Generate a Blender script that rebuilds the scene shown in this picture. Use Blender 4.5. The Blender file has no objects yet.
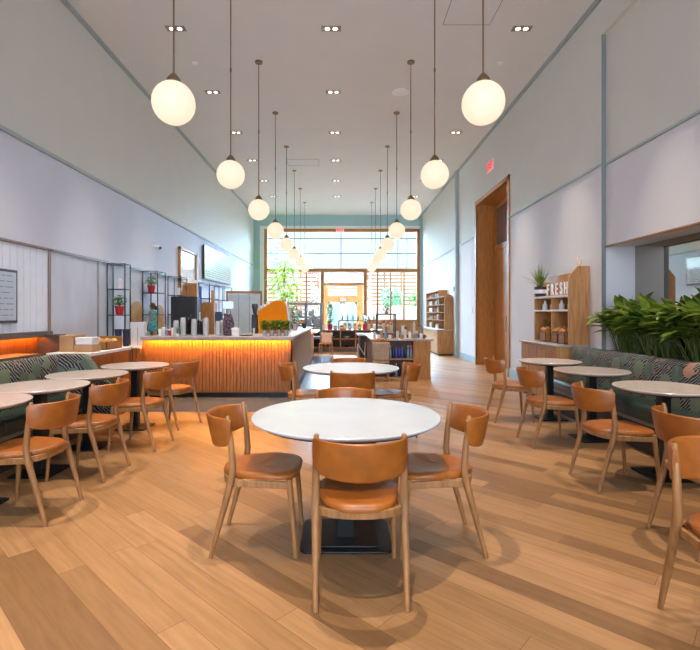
import bpy, bmesh, math, random
from mathutils import Vector, Matrix
random.seed(7)
PI = math.pi
C = bpy.context.scene.collection
F = 475.0; CX = 341.0; CY = 313.0; EYE = 1.376

def X(px, d): return (px - CX) * d / F          # metres from a bearing and a real distance
def Z(py, d): return EYE + (CY - py) * d / F

# ------------------------------------------------------------------ materials
def lin(h):
    h = h.lstrip('#'); o = []
    for i in (0, 2, 4):
        c = int(h[i:i+2], 16) / 255
        o.append(c / 12.92 if c <= .04045 else ((c + .055) / 1.055) ** 2.4)
    return (*o, 1)
MATS = {}
def base(name):
    m = bpy.data.materials.new(name); m.use_nodes = True
    nt = m.node_tree; b = nt.nodes['Principled BSDF']
    return m, nt, b
def node(nt, t, **kw):
    n = nt.nodes.new(t)
    for k, v in kw.items():
        if k.startswith('i_'): n.inputs[int(k[2:])].default_value = v
        else: setattr(n, k, v)
    return n
def link(nt, a, b): nt.links.new(a, b)
def mat(name, col, rough=.5, metal=0, vary=.06, scale=8, bump=0, stretch=(1, 1, 1), spec=.5, coat=0, emit=None, es=0, sheen=0):
    if name in MATS: return MATS[name]
    m, nt, b = base(name); c = lin(col)
    b.inputs['Roughness'].default_value = rough; b.inputs['Metallic'].default_value = metal
    b.inputs['Specular IOR Level'].default_value = spec; b.inputs['Coat Weight'].default_value = coat
    tc = node(nt, 'ShaderNodeTexCoord'); mp = node(nt, 'ShaderNodeMapping'); mp.inputs['Scale'].default_value = stretch
    link(nt, tc.outputs['Object'], mp.inputs['Vector'])
    nz = node(nt, 'ShaderNodeTexNoise'); nz.inputs['Scale'].default_value = scale; nz.inputs['Detail'].default_value = 5
    link(nt, mp.outputs[0], nz.inputs['Vector'])
    r = node(nt, 'ShaderNodeValToRGB')
    lo = tuple(max(0, x * (1 - vary * 2.2)) for x in c[:3]) + (1,); hi = tuple(min(1, x * (1 + vary * 1.6)) for x in c[:3]) + (1,)
    r.color_ramp.elements[0].color = lo; r.color_ramp.elements[1].color = hi
    r.color_ramp.elements[0].position = .25; r.color_ramp.elements[1].position = .75
    link(nt, nz.outputs['Fac'], r.inputs[0]); link(nt, r.outputs[0], b.inputs['Base Color'])
    if bump:
        bp = node(nt, 'ShaderNodeBump'); bp.inputs['Strength'].default_value = bump; bp.inputs['Distance'].default_value = .01
        link(nt, nz.outputs['Fac'], bp.inputs['Height']); link(nt, bp.outputs[0], b.inputs['Normal'])
    if emit:
        b.inputs['Emission Color'].default_value = lin(emit); b.inputs['Emission Strength'].default_value = es
    MATS[name] = m; return m
def wood(name, col, rough=.45, axis=2, vary=.16, sc=5):
    st = [9, 9, 9]; st[axis] = .8
    return mat(name, col, rough, vary=vary, scale=sc, stretch=tuple(st), bump=.03)

oak = wood('oak_light', '#96693f', .45)
oak_x = wood('oak_along_x', '#9f6c38', .45, 0)
oakd = wood('oak_door', '#b57838', .45)
oakb = wood('oak_shelf', '#b8824e', .5)
oakb_y = wood('oak_along_y', '#96632f', .5, 1)
counter_w = wood('counter_oak', '#975f2a', .5, 2, .2, 6)
winwood = wood('window_fir', '#ab7138', .5)
leather = mat('tan_leather', '#97541a', .42, vary=.12, scale=14, bump=.05, coat=.15)
greenleather = mat('green_leather', '#26352f', .32, vary=.08, scale=12, bump=.04)
black = mat('black_metal', '#15171a', .4, .3, vary=.05)
blackpl = mat('black_plastic', '#1a191b', .4)
steel = mat('brushed_steel', '#b9bcc0', .28, .9)
brass = mat('satin_brass', '#8a7458', .35, .8)
white = mat('white_enamel', '#e6e6e6', .4, vary=.02)
paper = mat('white_card', '#dcd8d8', .7, vary=.04)
wallhi_l = mat('paint_upper_aqua', '#d2d3ce', .8, vary=.01, scale=2)
walllo_l = mat('paint_lower_lilac', '#d2d7e8', .8, vary=.01, scale=2)
wallhi_r = mat('paint_upper_right', '#d2d1cb', .8, vary=.01, scale=2)
walllo_r = mat('paint_lower_right', '#d6d5dc', .8, vary=.01, scale=2)
wallblue = mat('paint_back_blue', '#9dbcc2', .75, vary=.01, scale=2)
ceilm = mat('ceiling_paint', '#dad9d8', .85, vary=.01, scale=2)
trimblue = mat('trim_blue_grey', '#a3b1b2', .6, vary=.02)
skirt = mat('skirting_blue', '#9fb9c4', .5, vary=.02)
cardb = mat('cardboard', '#a8805a', .8, vary=.08)
cork = mat('mottled_brown', '#b58a5c', .7, vary=.2, scale=3)
navy = mat('navy_plastic', '#1e2740', .5)
red = mat('red_glaze', '#b81a24', .3)
magenta = mat('magenta_glaze', '#c01f6c', .35)
teal = mat('teal_cloth', '#3d7f80', .8, vary=.35, scale=30)
skin = mat('brown_skin', '#8a5a40', .6)
hair = mat('dark_hair', '#1c1513', .6)
yellow = mat('amber_enamel', '#d67800', .6, vary=.03, spec=.12)
stem = mat('plant_stem', '#5b6b30', .6)
trunk = mat('bark', '#6b5236', .8, vary=.2)
soil = mat('potting_soil', '#2e2118', .9)
stone_top = mat('stone_worktop', '#a89c97', .3, vary=.12, scale=6)
greym = mat('grey_laminate', '#7d828a', .5)
concrete = mat('pale_paving', '#b0aca6', .8, vary=.08, scale=2)
extwhite = mat('exterior_white', '#c2c6c6', .8)
slatw = mat('sunny_slats', '#94673f', .6, vary=.15, scale=3)
bread = mat('bread_crust', '#b4763a', .7, vary=.3, scale=20)

def leafmat(name, a, b_, sc=6):
    m, nt, b = base(name)
    tc = node(nt, 'ShaderNodeTexCoord'); nz = node(nt, 'ShaderNodeTexNoise'); nz.inputs['Scale'].default_value = sc
    link(nt, tc.outputs['Object'], nz.inputs['Vector'])
    r = node(nt, 'ShaderNodeValToRGB'); r.color_ramp.elements[0].color = lin(a); r.color_ramp.elements[1].color = lin(b_)
    r.color_ramp.elements[0].position = .35; r.color_ramp.elements[1].position = .65
    link(nt, nz.outputs['Fac'], r.inputs[0]); link(nt, r.outputs[0], b.inputs['Base Color'])
    b.inputs['Roughness'].default_value = .4
    tl = node(nt, 'ShaderNodeBsdfTranslucent'); link(nt, r.outputs[0], tl.inputs[0])
    mx = node(nt, 'ShaderNodeMixShader'); mx.inputs[0].default_value = .4; link(nt, b.outputs[0], mx.inputs[1]); link(nt, tl.outputs[0], mx.inputs[2])
    link(nt, mx.outputs[0], nt.nodes['Material Output'].inputs['Surface'])
    return m
leaf_dark = leafmat('leaf_deep', '#2c5a18', '#93a848', 7)
leaf_bright = leafmat('leaf_bright', '#7fae3a', '#d6e05a', 5)
leaf_mid = leafmat('leaf_mid', '#2a6a1c', '#5c9c2c', 20)
leaf_teal = leafmat('leaf_teal', '#2f7a55', '#7ab07a', 5)

def marble():
    m, nt, b = base('marble_top')
    tc = node(nt, 'ShaderNodeTexCoord'); nz = node(nt, 'ShaderNodeTexNoise'); nz.inputs['Scale'].default_value = 2.2
    nz.inputs['Detail'].default_value = 8; nz.inputs['Distortion'].default_value = 1.6
    link(nt, tc.outputs['Object'], nz.inputs['Vector'])
    r = node(nt, 'ShaderNodeValToRGB'); e = r.color_ramp.elements
    e[0].position = .48; e[0].color = lin('#b9aca6'); e[1].position = .52; e[1].color = lin('#b8aca6')
    k = e.new(.5); k.color = lin('#aca09a'); k = e.new(.2); k.color = lin('#b2a59e'); k = e.new(.8); k.color = lin('#bfb4ae')
    link(nt, nz.outputs['Fac'], r.inputs[0]); link(nt, r.outputs[0], b.inputs['Base Color'])
    b.inputs['Roughness'].default_value = .22
    return m
marble_m = marble()
marble_cool = mat('cool_white_stone', '#bcc0c8', .2, vary=.035, scale=3)

def floor_mat():
    m, nt, b = base('oak_planks')
    tc = node(nt, 'ShaderNodeTexCoord'); mp = node(nt, 'ShaderNodeMapping'); mp.inputs['Rotation'].default_value = (0, 0, math.radians(43))
    link(nt, tc.outputs['Object'], mp.inputs['Vector'])
    sp = node(nt, 'ShaderNodeSeparateXYZ'); link(nt, mp.outputs[0], sp.inputs[0])
    def M(op, a, bb=None):
        n = node(nt, 'ShaderNodeMath', operation=op)
        for i, v in enumerate((a, bb)):
            if v is None: continue
            if isinstance(v, (int, float)): n.inputs[i].default_value = v
            else: link(nt, v, n.inputs[i])
        return n.outputs[0]
    W, L = .135, 1.6
    v = M('DIVIDE', sp.outputs[1], W); row = M('FLOOR', v)
    wn = node(nt, 'ShaderNodeTexWhiteNoise', noise_dimensions='1D'); link(nt, row, wn.inputs['W'])
    u = M('ADD', M('DIVIDE', sp.outputs[0], L), M('MULTIPLY', wn.outputs['Value'], 7.3)); idx = M('FLOOR', u)
    cb = node(nt, 'ShaderNodeCombineXYZ'); link(nt, row, cb.inputs[0]); link(nt, idx, cb.inputs[1])
    w2 = node(nt, 'ShaderNodeTexWhiteNoise', noise_dimensions='3D'); link(nt, cb.outputs[0], w2.inputs['Vector'])
    # grain
    gm = node(nt, 'ShaderNodeMapping'); gm.inputs['Scale'].default_value = (1.2, 16, 1)
    off = node(nt, 'ShaderNodeVectorMath', operation='ADD'); link(nt, mp.outputs[0], off.inputs[0])
    sc = node(nt, 'ShaderNodeVectorMath', operation='SCALE'); link(nt, w2.outputs['Color'], sc.inputs[0]); sc.inputs['Scale'].default_value = 9
    link(nt, sc.outputs[0], off.inputs[1]); link(nt, off.outputs[0], gm.inputs['Vector'])
    nz = node(nt, 'ShaderNodeTexNoise'); nz.inputs['Scale'].default_value = 2.2; nz.inputs['Detail'].default_value = 7; nz.inputs['Distortion'].default_value = .6
    link(nt, gm.outputs[0], nz.inputs['Vector'])
    r = node(nt, 'ShaderNodeValToRGB'); e = r.color_ramp.elements
    e[0].position = 0; e[0].color = lin('#7c5b3c'); e[1].position = 1; e[1].color = lin('#a8805a')
    k = e.new(.14); k.color = lin('#7e5d3e'); k = e.new(.3); k.color = lin('#906b47'); k = e.new(.7); k.color = lin('#9c7651')
    link(nt, w2.outputs['Value'], r.inputs[0])
    mx = node(nt, 'ShaderNodeMix', data_type='RGBA', blend_type='MULTIPLY'); mx.inputs[0].default_value = .55
    gr = node(nt, 'ShaderNodeValToRGB'); gr.color_ramp.elements[0].position = .3; gr.color_ramp.elements[0].color = (.62, .56, .5, 1)
    gr.color_ramp.elements[1].position = .65; gr.color_ramp.elements[1].color = (1.05, 1.03, 1, 1)
    link(nt, nz.outputs['Fac'], gr.inputs[0]); link(nt, r.outputs[0], mx.inputs[6]); link(nt, gr.outputs[0], mx.inputs[7])
    fv = M('FRACT', v); fu = M('FRACT', u)
    g1 = M('LESS_THAN', fv, .02); g2 = M('LESS_THAN', fu, .0022); g = M('MAXIMUM', g1, g2)
    m2 = node(nt, 'ShaderNodeMix', data_type='RGBA'); link(nt, g, m2.inputs[0]); link(nt, mx.outputs[2], m2.inputs[6]); m2.inputs[7].default_value = lin('#6d4a2c')
    link(nt, m2.outputs[2], b.inputs['Base Color'])
    b.inputs['Roughness'].default_value = .36; b.inputs['Specular IOR Level'].default_value = .5
    return m
def beadboard_mat():
    m, nt, b = base('fine_plaster')
    return m
def fabric_mat():
    m, nt, b = base('tropical_print_fabric')
    tc = node(nt, 'ShaderNodeTexCoord'); mp = node(nt, 'ShaderNodeMapping'); mp.inputs['Scale'].default_value = (1, 1, 1)
    link(nt, tc.outputs['Object'], mp.inputs['Vector'])
    def vor(scale, feature='F1', rnd=.8, vec=None):
        n = node(nt, 'ShaderNodeTexVoronoi', feature=feature); n.inputs['Scale'].default_value = scale; n.inputs['Randomness'].default_value = rnd
        link(nt, vec or mp.outputs[0], n.inputs['Vector']); return n
    so_ = node(nt, 'ShaderNodeSeparateXYZ'); link(nt, tc.outputs['Object'], so_.inputs[0])
    ad = node(nt, 'ShaderNodeMath', operation='ADD'); link(nt, so_.outputs[0], ad.inputs[0]); link(nt, so_.outputs[1], ad.inputs[1])
    cv = node(nt, 'ShaderNodeCombineXYZ'); link(nt, ad.outputs[0], cv.inputs[0]); link(nt, so_.outputs[2], cv.inputs[1])
    m3 = node(nt, 'ShaderNodeMapping'); m3.inputs['Rotation'].default_value = (0, 0, .35); m3.inputs['Scale'].default_value = (1, .78, 1); link(nt, cv.outputs[0], m3.inputs['Vector'])
    v = vor(5.0, rnd=.55, vec=m3.outputs[0]); v2 = vor(8.5, rnd=.9, vec=m3.outputs[0])
    v.voronoi_dimensions = '2D'; v2.voronoi_dimensions = '2D'
    sp = node(nt, 'ShaderNodeSeparateColor'); link(nt, v.outputs['Color'], sp.inputs[0])
    wv = node(nt, 'ShaderNodeTexWave', wave_type='BANDS', bands_direction='DIAGONAL'); wv.inputs['Scale'].default_value = 15
    wv.inputs['Distortion'].default_value = 7; wv.inputs['Detail Scale'].default_value = .6; link(nt, mp.outputs[0], wv.inputs['Vector'])
    def ramp(stops, src):
        r = node(nt, 'ShaderNodeValToRGB'); r.color_ramp.interpolation = 'CONSTANT'; e = r.color_ramp.elements
        e[0].position = stops[0][0]; e[0].color = lin(stops[0][1]); e[1].position = stops[1][0]; e[1].color = lin(stops[1][1])
        for p, c in stops[2:]: k = e.new(p); k.color = lin(c)
        link(nt, src, r.inputs[0]); return r.outputs[0]
    leafc = ramp([(0, '#6c7560'), (.35, '#58665a'), (.6, '#6e7054'), (.78, '#a87a66'), (.86, '#586350')], sp.outputs[0])
    stripes = ramp([(0, '#191e28'), (.74, '#8d897e')], wv.outputs['Fac'])
    dark = ramp([(0, '#1c222c'), (.12, '#9b6f60')], v2.outputs['Distance'])
    bgd = node(nt, 'ShaderNodeMath', operation='LESS_THAN'); bgd.inputs[1].default_value = .12; link(nt, v2.outputs['Distance'], bgd.inputs[0])
    m0 = node(nt, 'ShaderNodeMix', data_type='RGBA'); link(nt, bgd.outputs[0], m0.inputs[0]); link(nt, stripes, m0.inputs[6]); m0.inputs[7].default_value = lin('#8f6657')
    sz = node(nt, 'ShaderNodeSeparateXYZ'); link(nt, tc.outputs['Object'], sz.inputs[0])
    bd = node(nt, 'ShaderNodeMapRange'); link(nt, sz.outputs[2], bd.inputs[0]); bd.inputs[1].default_value = .83; bd.inputs[2].default_value = .86; bd.inputs[3].default_value = .41; bd.inputs[4].default_value = .22
    inl = node(nt, 'ShaderNodeMath', operation='LESS_THAN'); link(nt, v.outputs['Distance'], inl.inputs[0]); link(nt, bd.outputs[0], inl.inputs[1])
    m2 = node(nt, 'ShaderNodeMix', data_type='RGBA'); link(nt, inl.outputs[0], m2.inputs[0]); link(nt, m0.outputs[2], m2.inputs[6]); link(nt, leafc, m2.inputs[7])
    link(nt, m2.outputs[2], b.inputs['Base Color']); b.inputs['Roughness'].default_value = .85
    return m
fabric = fabric_mat()
def mirror_mat():
    m, nt, b = base('mirror_glass'); b.inputs['Base Color'].default_value = (.42, .38, .33, 1); b.inputs['Metallic'].default_value = 1; b.inputs['Roughness'].default_value = .03
    return m
def glass_mat(name='window_glass', tint=(.96, .98, 1, 1)):
    m = bpy.data.materials.new(name); m.use_nodes = True; nt = m.node_tree; nt.nodes.remove(nt.nodes['Principled BSDF'])
    t = node(nt, 'ShaderNodeBsdfTransparent'); t.inputs[0].default_value = tint
    g = node(nt, 'ShaderNodeBsdfGlossy'); g.inputs['Roughness'].default_value = .02
    fr = node(nt, 'ShaderNodeFresnel'); fr.inputs[0].default_value = 1.45
    mx = node(nt, 'ShaderNodeMixShader'); link(nt, fr.outputs[0], mx.inputs[0]); link(nt, t.outputs[0], mx.inputs[1]); link(nt, g.outputs[0], mx.inputs[2])
    link(nt, mx.outputs[0], nt.nodes['Material Output'].inputs['Surface'])
    return m
glass = glass_mat()
cupglass = glass_mat('clear_plastic', (.8, .8, .8, 1))
def emis(name, col, s):
    m, nt, b = base(name); b.inputs['Base Color'].default_value = lin(col)
    b.inputs['Emission Color'].default_value = lin(col); b.inputs['Emission Strength'].default_value = s
    return m
globe_m = emis('opal_globe_lit', '#ffe4c6', .64)
globe_m.node_tree.nodes['Principled BSDF'].inputs['Base Color'].default_value = (.28, .24, .2, 1)
lamp_m = emis('lamp_lens', '#fff0d8', 2.6)
led_m = emis('amber_led', '#ffa21e', 120)
tile = mat('dark_polished_tile', '#4c525e', .22, vary=.1, scale=3)

# ------------------------------------------------------------------ mesh builder
class MB:
    def __init__(s): s.bm = bmesh.new()
    def add(s, vs, fs):
        v = [s.bm.verts.new(p) for p in vs]
        for f in fs:
            try: s.bm.faces.new([v[i] for i in f])
            except ValueError: pass
        return s
    def box(s, x0, x1, y0, y1, z0, z1):
        if x0 > x1: x0, x1 = x1, x0
        if y0 > y1: y0, y1 = y1, y0
        return s.add([(x0,y0,z0),(x1,y0,z0),(x1,y1,z0),(x0,y1,z0),(x0,y0,z1),(x1,y0,z1),(x1,y1,z1),(x0,y1,z1)],
                     [(3,2,1,0),(4,5,6,7),(0,1,5,4),(1,2,6,5),(2,3,7,6),(3,0,4,7)])
    def cbox(s, c, sz, rz=0):
        n = len(s.bm.verts); a, b, h = (q / 2 for q in sz); R = Matrix.Rotation(rz, 3, 'Z'); c = Vector(c)
        vs = [c + R @ Vector(p) for p in ((-a,-b,-h),(a,-b,-h),(a,b,-h),(-a,b,-h),(-a,-b,h),(a,-b,h),(a,b,h),(-a,b,h))]
        return s.add(vs, [(3,2,1,0),(4,5,6,7),(0,1,5,4),(1,2,6,5),(2,3,7,6),(3,0,4,7)])
    def tube(s, pts, rad, seg=10, cap=True, flat=1):
        pts = [Vector(p) for p in pts]
        if not isinstance(rad, (list, tuple)): rad = [rad] * len(pts)
        rings = []; 
        for i, p in enumerate(pts):
            d = (pts[min(i+1, len(pts)-1)] - pts[max(i-1, 0)]).normalized()
            ref = Vector((0, 1, 0)) if abs(d.y) < .9 else Vector((1, 0, 0))
            u = d.cross(ref).normalized(); w = d.cross(u).normalized()
            rings.append([p + u * (math.cos(2*PI*k/seg) * rad[i]) + w * (math.sin(2*PI*k/seg) * rad[i] * flat) for k in range(seg)])
        vs = [q for r in rings for q in r]; fs = []
        for i in range(len(pts)-1):
            for k in range(seg):
                a = i*seg+k; b = i*seg+(k+1) % seg; fs.append((a, b, b+seg, a+seg))
        if cap: fs += [tuple(range(seg))[::-1], tuple((len(pts)-1)*seg+k for k in range(seg))]
        return s.add(vs, fs)
    def lathe(s, prof, seg=24, c=(0, 0, 0), cap=True):
        vs = []; fs = []; cx, cy, cz = c
        for r, z in prof:
            for k in range(seg): vs.append((cx + r*math.cos(2*PI*k/seg), cy + r*math.sin(2*PI*k/seg), cz + z))
        for i in range(len(prof)-1):
            for k in range(seg):
                a = i*seg+k; b = i*seg+(k+1) % seg; fs.append((a, b, b+seg, a+seg))
        if cap: fs += [tuple(range(seg))[::-1], tuple((len(prof)-1)*seg+k for k in range(seg))]
        return s.add(vs, fs)
    def ball(s, c, r, sx=1, sy=1, sz=1, seg=20, rings=12):
        c = Vector(c); vs = [c + Vector((0, 0, -r*sz))]; fs = []
        for i in range(1, rings):
            a = -PI/2 + PI*i/rings
            for k in range(seg): vs.append(c + Vector((math.cos(a)*math.cos(2*PI*k/seg)*r*sx, math.cos(a)*math.sin(2*PI*k/seg)*r*sy, math.sin(a)*r*sz)))
        vs.append(c + Vector((0, 0, r*sz))); n = len(vs)-1
        for k in range(seg): fs.append((0, 1+(k+1) % seg, 1+k)); fs.append((n, n-seg+k, n-seg+(k+1) % seg))
        for i in range(rings-2):
            for k in range(seg):
                a = 1+i*seg+k; b = 1+i*seg+(k+1) % seg; fs.append((a, b, b+seg, a+seg))
        return s.add(vs, fs)
    def prism(s, pts, axis, a, b):
        """outline of 2D points extruded along axis from a to b"""
        def P(p, t): return {'x': (t, p[0], p[1]), 'y': (p[0], t, p[1]), 'z': (p[0], p[1], t)}[axis]
        n = len(pts); return s.add([P(p, a) for p in pts] + [P(p, b) for p in pts],
                     [tuple(range(n)), tuple(range(n, 2*n))[::-1]] + [(i, (i+1) % n, n+(i+1) % n, n+i) for i in range(n)])
    def leaf(s, p, d, L, W, bend=.4, fold=.15, n=5, tip=.35):
        """a blade: base p, direction d, length, width; arches over by bend"""
        p = Vector(p); d = Vector(d).normalized(); side = d.cross(Vector((0, 0, 1)))
        side = side.normalized() if side.length > .05 else Vector((1, 0, 0))
        vs = []; q = p.copy(); 
        for i in range(n+1):
            t = i/n; w = W/2 * max(.04, math.sin(PI*min(1, (t*.92+.06)) ** .8))
            if i == n: w = W*.02
            up = side.cross(d).normalized()
            vs += [q - side*w + up*fold*w, q - up*0, q + side*w + up*fold*w]
            d = (d + Vector((0, 0, -bend/n))).normalized(); q = q + d*(L/n)
        fs = []
        for i in range(n):
            a = i*3; fs += [(a, a+1, a+4, a+3), (a+1, a+2, a+5, a+4)]
        return s.add(vs, fs)
    def build(s, name, m, parent=None, smooth=False, bevel=0, seg=2, loc=None, rz=None):
        bmesh.ops.recalc_face_normals(s.bm, faces=s.bm.faces)
        me = bpy.data.meshes.new(name); s.bm.to_mesh(me); s.bm.free(); me.materials.append(m)
        if smooth:
            me.polygons.foreach_set('use_smooth', [True]*len(me.polygons)); me.set_sharp_from_angle(angle=math.radians(42))
        o = bpy.data.objects.new(name, me); C.objects.link(o); o.parent = parent
        if bevel:
            md = o.modifiers.new('edge', 'BEVEL'); md.width = bevel; md.segments = seg; md.limit_method = 'ANGLE'
        if loc is not None: o.location = loc
        if rz is not None: o.rotation_euler.z = rz
        return o
def tag(o, label=None, cat=None, group=None, kind=None):
    if label: o['label'] = label
    if cat: o['category'] = cat
    if group: o['group'] = group
    if kind: o['kind'] = kind
    return o
def thing(name, label, cat, loc=(0, 0, 0), rz=0, group=None):
    o = bpy.data.objects.new(name, None); C.objects.link(o); o.location = loc; o.rotation_euler.z = rz; o.empty_display_size = .1
    return tag(o, label, cat, group)
def struct(o): o['kind'] = 'structure'; return o
def copy_tree(o, parent=None):
    c = o.copy(); C.objects.link(c)
    if parent is not None: c.parent = parent
    for ch in list(o.children): copy_tree(ch, c)
    return c
def dup(o, loc, rz=None, label=None, group=None, scale=None):
    c = copy_tree(o); c.location = loc
    if rz is not None: c.rotation_euler.z = rz
    if label: c['label'] = label
    if group: c['group'] = group
    if scale: c.scale = scale if isinstance(scale, tuple) else (scale,)*3
    return c
def text_mesh(body, size, ext, m, name, parent=None):
    cu = bpy.data.curves.new(name, 'FONT'); cu.body = body; cu.size = size; cu.extrude = ext; cu.align_x = 'CENTER'; cu.align_y = 'CENTER'
    cu.offset = size*.02
    t = bpy.data.objects.new('tmp', cu); C.objects.link(t); bpy.context.view_layer.update()
    me = bpy.data.meshes.new_from_object(t.evaluated_get(bpy.context.evaluated_depsgraph_get()))
    bpy.data.objects.remove(t); me.materials.clear(); me.materials.append(m); me.name = name
    o = bpy.data.objects.new(name, me); C.objects.link(o); o.parent = parent
    return o

# ------------------------------------------------------------------ room
XL, XR, YB, HC, YR = -3.9, 3.62, 21.2, 5.75, -3.2
struct(MB().box(-4.9, 4.9, YR-.2, YB+.2, -.12, 0).build('floor', floor_mat()))
struct(MB().box(-4.9, 4.9, YR-.2, YB+.3, HC, HC+.15).build('ceiling', ceilm))
# left wall: upper and lower paint fields
struct(MB().box(XL-.25, XL, YR, YB, 0, 3.48).build('wall_left', walllo_l))
struct(MB().box(XL-.25, XL, YR, YB, 3.48, HC).build('wall_left', wallhi_l))
struct(MB().box(XL, XL+.035, YR, YB, 3.47, 3.52).build('trim_1', trimblue, bevel=.006))
struct(MB().box(XL, XL+.03, YR, YB, HC-.035, HC).box(XL+.03, XL+.07, YR, YB, HC-.012, HC).build('trim_2', trimblue))
struct(MB().box(XR-.03, XR, YR, YB, HC-.035, HC).box(XR-.07, XR-.03, YR, YB, HC-.012, HC).build('trim_3', trimblue))
# right wall
NE = 6.6
def rw(z0, z1, m):
    b = MB()
    b.box(XR, XR+.55, 12.67, YB, z0, z1)
    b.box(XR, XR+.55, NE, 10.24, z0, z1)
    return b
b = rw(0, 3.43, walllo_r); struct(b.build('wall_right', walllo_r))
b = rw(3.43, HC, wallhi_r); b.box(XR, XR+.55, 10.24, 12.67, 4.3, HC); b.box(XR, XR+.55, YR, NE, 5.24, HC)
struct(b.build('wall_right', wallhi_r))
struct(MB().box(XR+.06, XR+.55, YR, NE, 3.43, 5.24).build('wall_right', wallhi_r))
struct(MB().box(XR+.06, XR+.55, YR, NE, 2.3, 3.43).build('wall_right', walllo_r))
struct(MB().box(4.10, 4.2, YR, NE, 0, 2.3).build('wall_right', walllo_r))
struct(MB().box(XR+.045, XR+.07, YR, NE, 2.285, 2.31).build('trim_4', oakb_y, bevel=.004))
struct(MB().box(XR+.03, XR+.06, YR, NE, 3.42, 3.45).build('trim_5', trimblue))
b = MB().box(XR-.03, XR, NE, 10.2, 3.42, 3.45).box(XR-.03, XR, 12.72, YB, 3.42, 3.45)
struct(b.build('trim_6', trimblue))
struct(MB().box(XR-.1, XR, 14.6, 14.72, 0, HC).build('trim_7', trimblue))
struct(MB().box(XR-.1, XR, YB-.12, YB, 0, HC).build('trim_8', wallblue))
struct(MB().box(XR-.02, XR, 12.72, YB-.13, 0, .2).box(XR-.02, XR, 8.3, 10.2, 0, .2).build('baseboard_right', skirt, bevel=.004))
struct(MB().box(XR, XR+.058, NE-.008, NE, 0, 5.24).build('shade_strip', mat('reveal_shade', '#7d8484', .7, vary=.02)))  # dark strip added so the pillar return looks shaded
# niche mirror panel
mir = MB().box(4.085, 4.098, YR, NE-.0, .85, 2.295).build('wall_mirror', mirror_mat())
tag(mir, 'long tinted mirror filling the back of the planter niche in the right wall', 'mirror')
# back wall
s = F/YB
def bx(px): return (px-CX)/s
def bz(py): return EYE+(CY-py)/s
struct(MB().box(XL-.25, bx(260), YB, YB+.3, 0, HC).box(bx(421), XR+.5, YB, YB+.3, 0, HC).box(bx(260), bx(421), YB, YB+.3, bz(226), HC).build('wall_back', wallblue))
struct(MB().box(bx(260), bx(264), YB-.02, YB+.28, 0, bz(226)).box(bx(264), bx(421), YB-.02, YB+.28, bz(228.6), bz(226)).build('trim_10', white))
struct(MB().box(XL, bx(260), YB-.03, YB, bz(268.5), bz(267)).build('trim_11', trimblue))
struct(MB().box(bx(421), bx(423), YB-.03, YB, 0, bz(228)).build('trim_9', white))
# rear wall behind the camera; its unseen window is added for soft fill light
struct(MB().box(-4.2, -3.0, YR-.25, YR, 0, HC).box(3.0, 4.2, YR-.25, YR, 0, HC).box(-3, 3, YR-.25, YR, 0, .6).box(-3, 3, YR-.25, YR, 5.3, HC).build('wall_rear', walllo_l))
w = struct(thing('fill_window', None, None)); m_ = MB()
for xx in (-3, -1, 1, 3): m_.box(xx-.04, xx+.04, YR-.15, YR-.05, .6, 5.3)
for zz in (.6, 2.8, 5.3): m_.box(-3, 3, YR-.15, YR-.05, zz-.04, zz+.04)
m_.build('window_frame', black, w); MB().box(-3, 3, YR-.11, YR-.10, .6, 5.3).build('glass_pane', glass, w)

# main back window
w = struct(thing('window_1', None, None))
m_ = MB(); Y0, Y1 = YB+.02, YB+.16
def post(p0, p1, y0, y1): m_.box(bx(p0), bx(p1), Y0, Y1, max(0, bz(y1)), bz(y0))
post(264, 267.2, 228.6, 345); post(417, 420.8, 228.6, 345); post(267.2, 417, 228.6, 231.6); post(267.2, 417, 268.4, 271.8)
post(296, 297.6, 271.8, 345); post(305.8, 307.2, 271.8, 345); post(320.6, 324, 271.8, 345); post(363.5, 367, 271.8, 345)
post(376.8, 378.4, 271.8, 345); post(390, 391.4, 271.8, 345); post(403.4, 404.8, 271.8, 345)
post(324, 363.5, 283, 284.8)
m_.build('window_frame', winwood, w, bevel=.008)
m_ = MB(); Y0, Y1 = YB+.06, YB+.11
for q in (277.5, 341, 398, 407): post(q-.35, q+.35, 231.6, 268.4)
for q in (238.3, 253.3): post(267.2, 417, q-.4, q+.4)
m_.build('mullion', mat('blue_grey_mullion', '#8a9fb2', .4), w)
m_ = MB(); Y0, Y1 = YB+.03, YB+.14
post(267.2, 320.6, 319.5, 345); post(367, 417, 319.5, 345)
m_.build('window_panel', winwood, w)
m_ = MB(); m_.box(bx(267), bx(417), YB+.085, YB+.09, bz(268.4), bz(231.6)); m_.box(bx(267), bx(320.6), YB+.085, YB+.09, bz(319.5), bz(271.8)); m_.box(bx(367), bx(417), YB+.085, YB+.09, bz(319.5), bz(271.8)); m_.box(bx(324), bx(363.5), YB+.085, YB+.09, bz(283), bz(271.8))
m_.build('glass_pane', glass, w)

def exit_sign(loc, rz, wd, h, label, name='exit_sign'):
    t = thing(name, label, 'sign', loc, rz)
    MB().box(-wd/2, wd/2, 0, .04, -h/2, h/2).build('sign_housing', white, t, bevel=.004)
    MB().box(-wd/2+.015, wd/2-.015, -.008, 0, -h/2+.015, h/2-.015).build('sign_face', mat('exit_face', '#f0c8cc', .5, emit='#ff9aa0', es=.25), t)
    x = text_mesh('EXIT', h*.85, .004, mat('exit_red', '#e02a3a', .5, emit='#ff2030', es=.5), 'sign_lettering', t); x.rotation_euler = (PI/2, 0, 0); x.location = (0, -.012, 0)
    k = wd*.8/max(.01, x.dimensions.x); x.scale = (k, 1, 1)
    return t
exit_sign((XR-.005, 11.5, 4.93), -PI/2, .5, .26, 'red and white exit sign on the right wall above the tall door')
exit_sign((bx(340), YB-.03, bz(230)), 0, .36, .19, 'small pink exit sign at the top centre of the back window')

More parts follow.
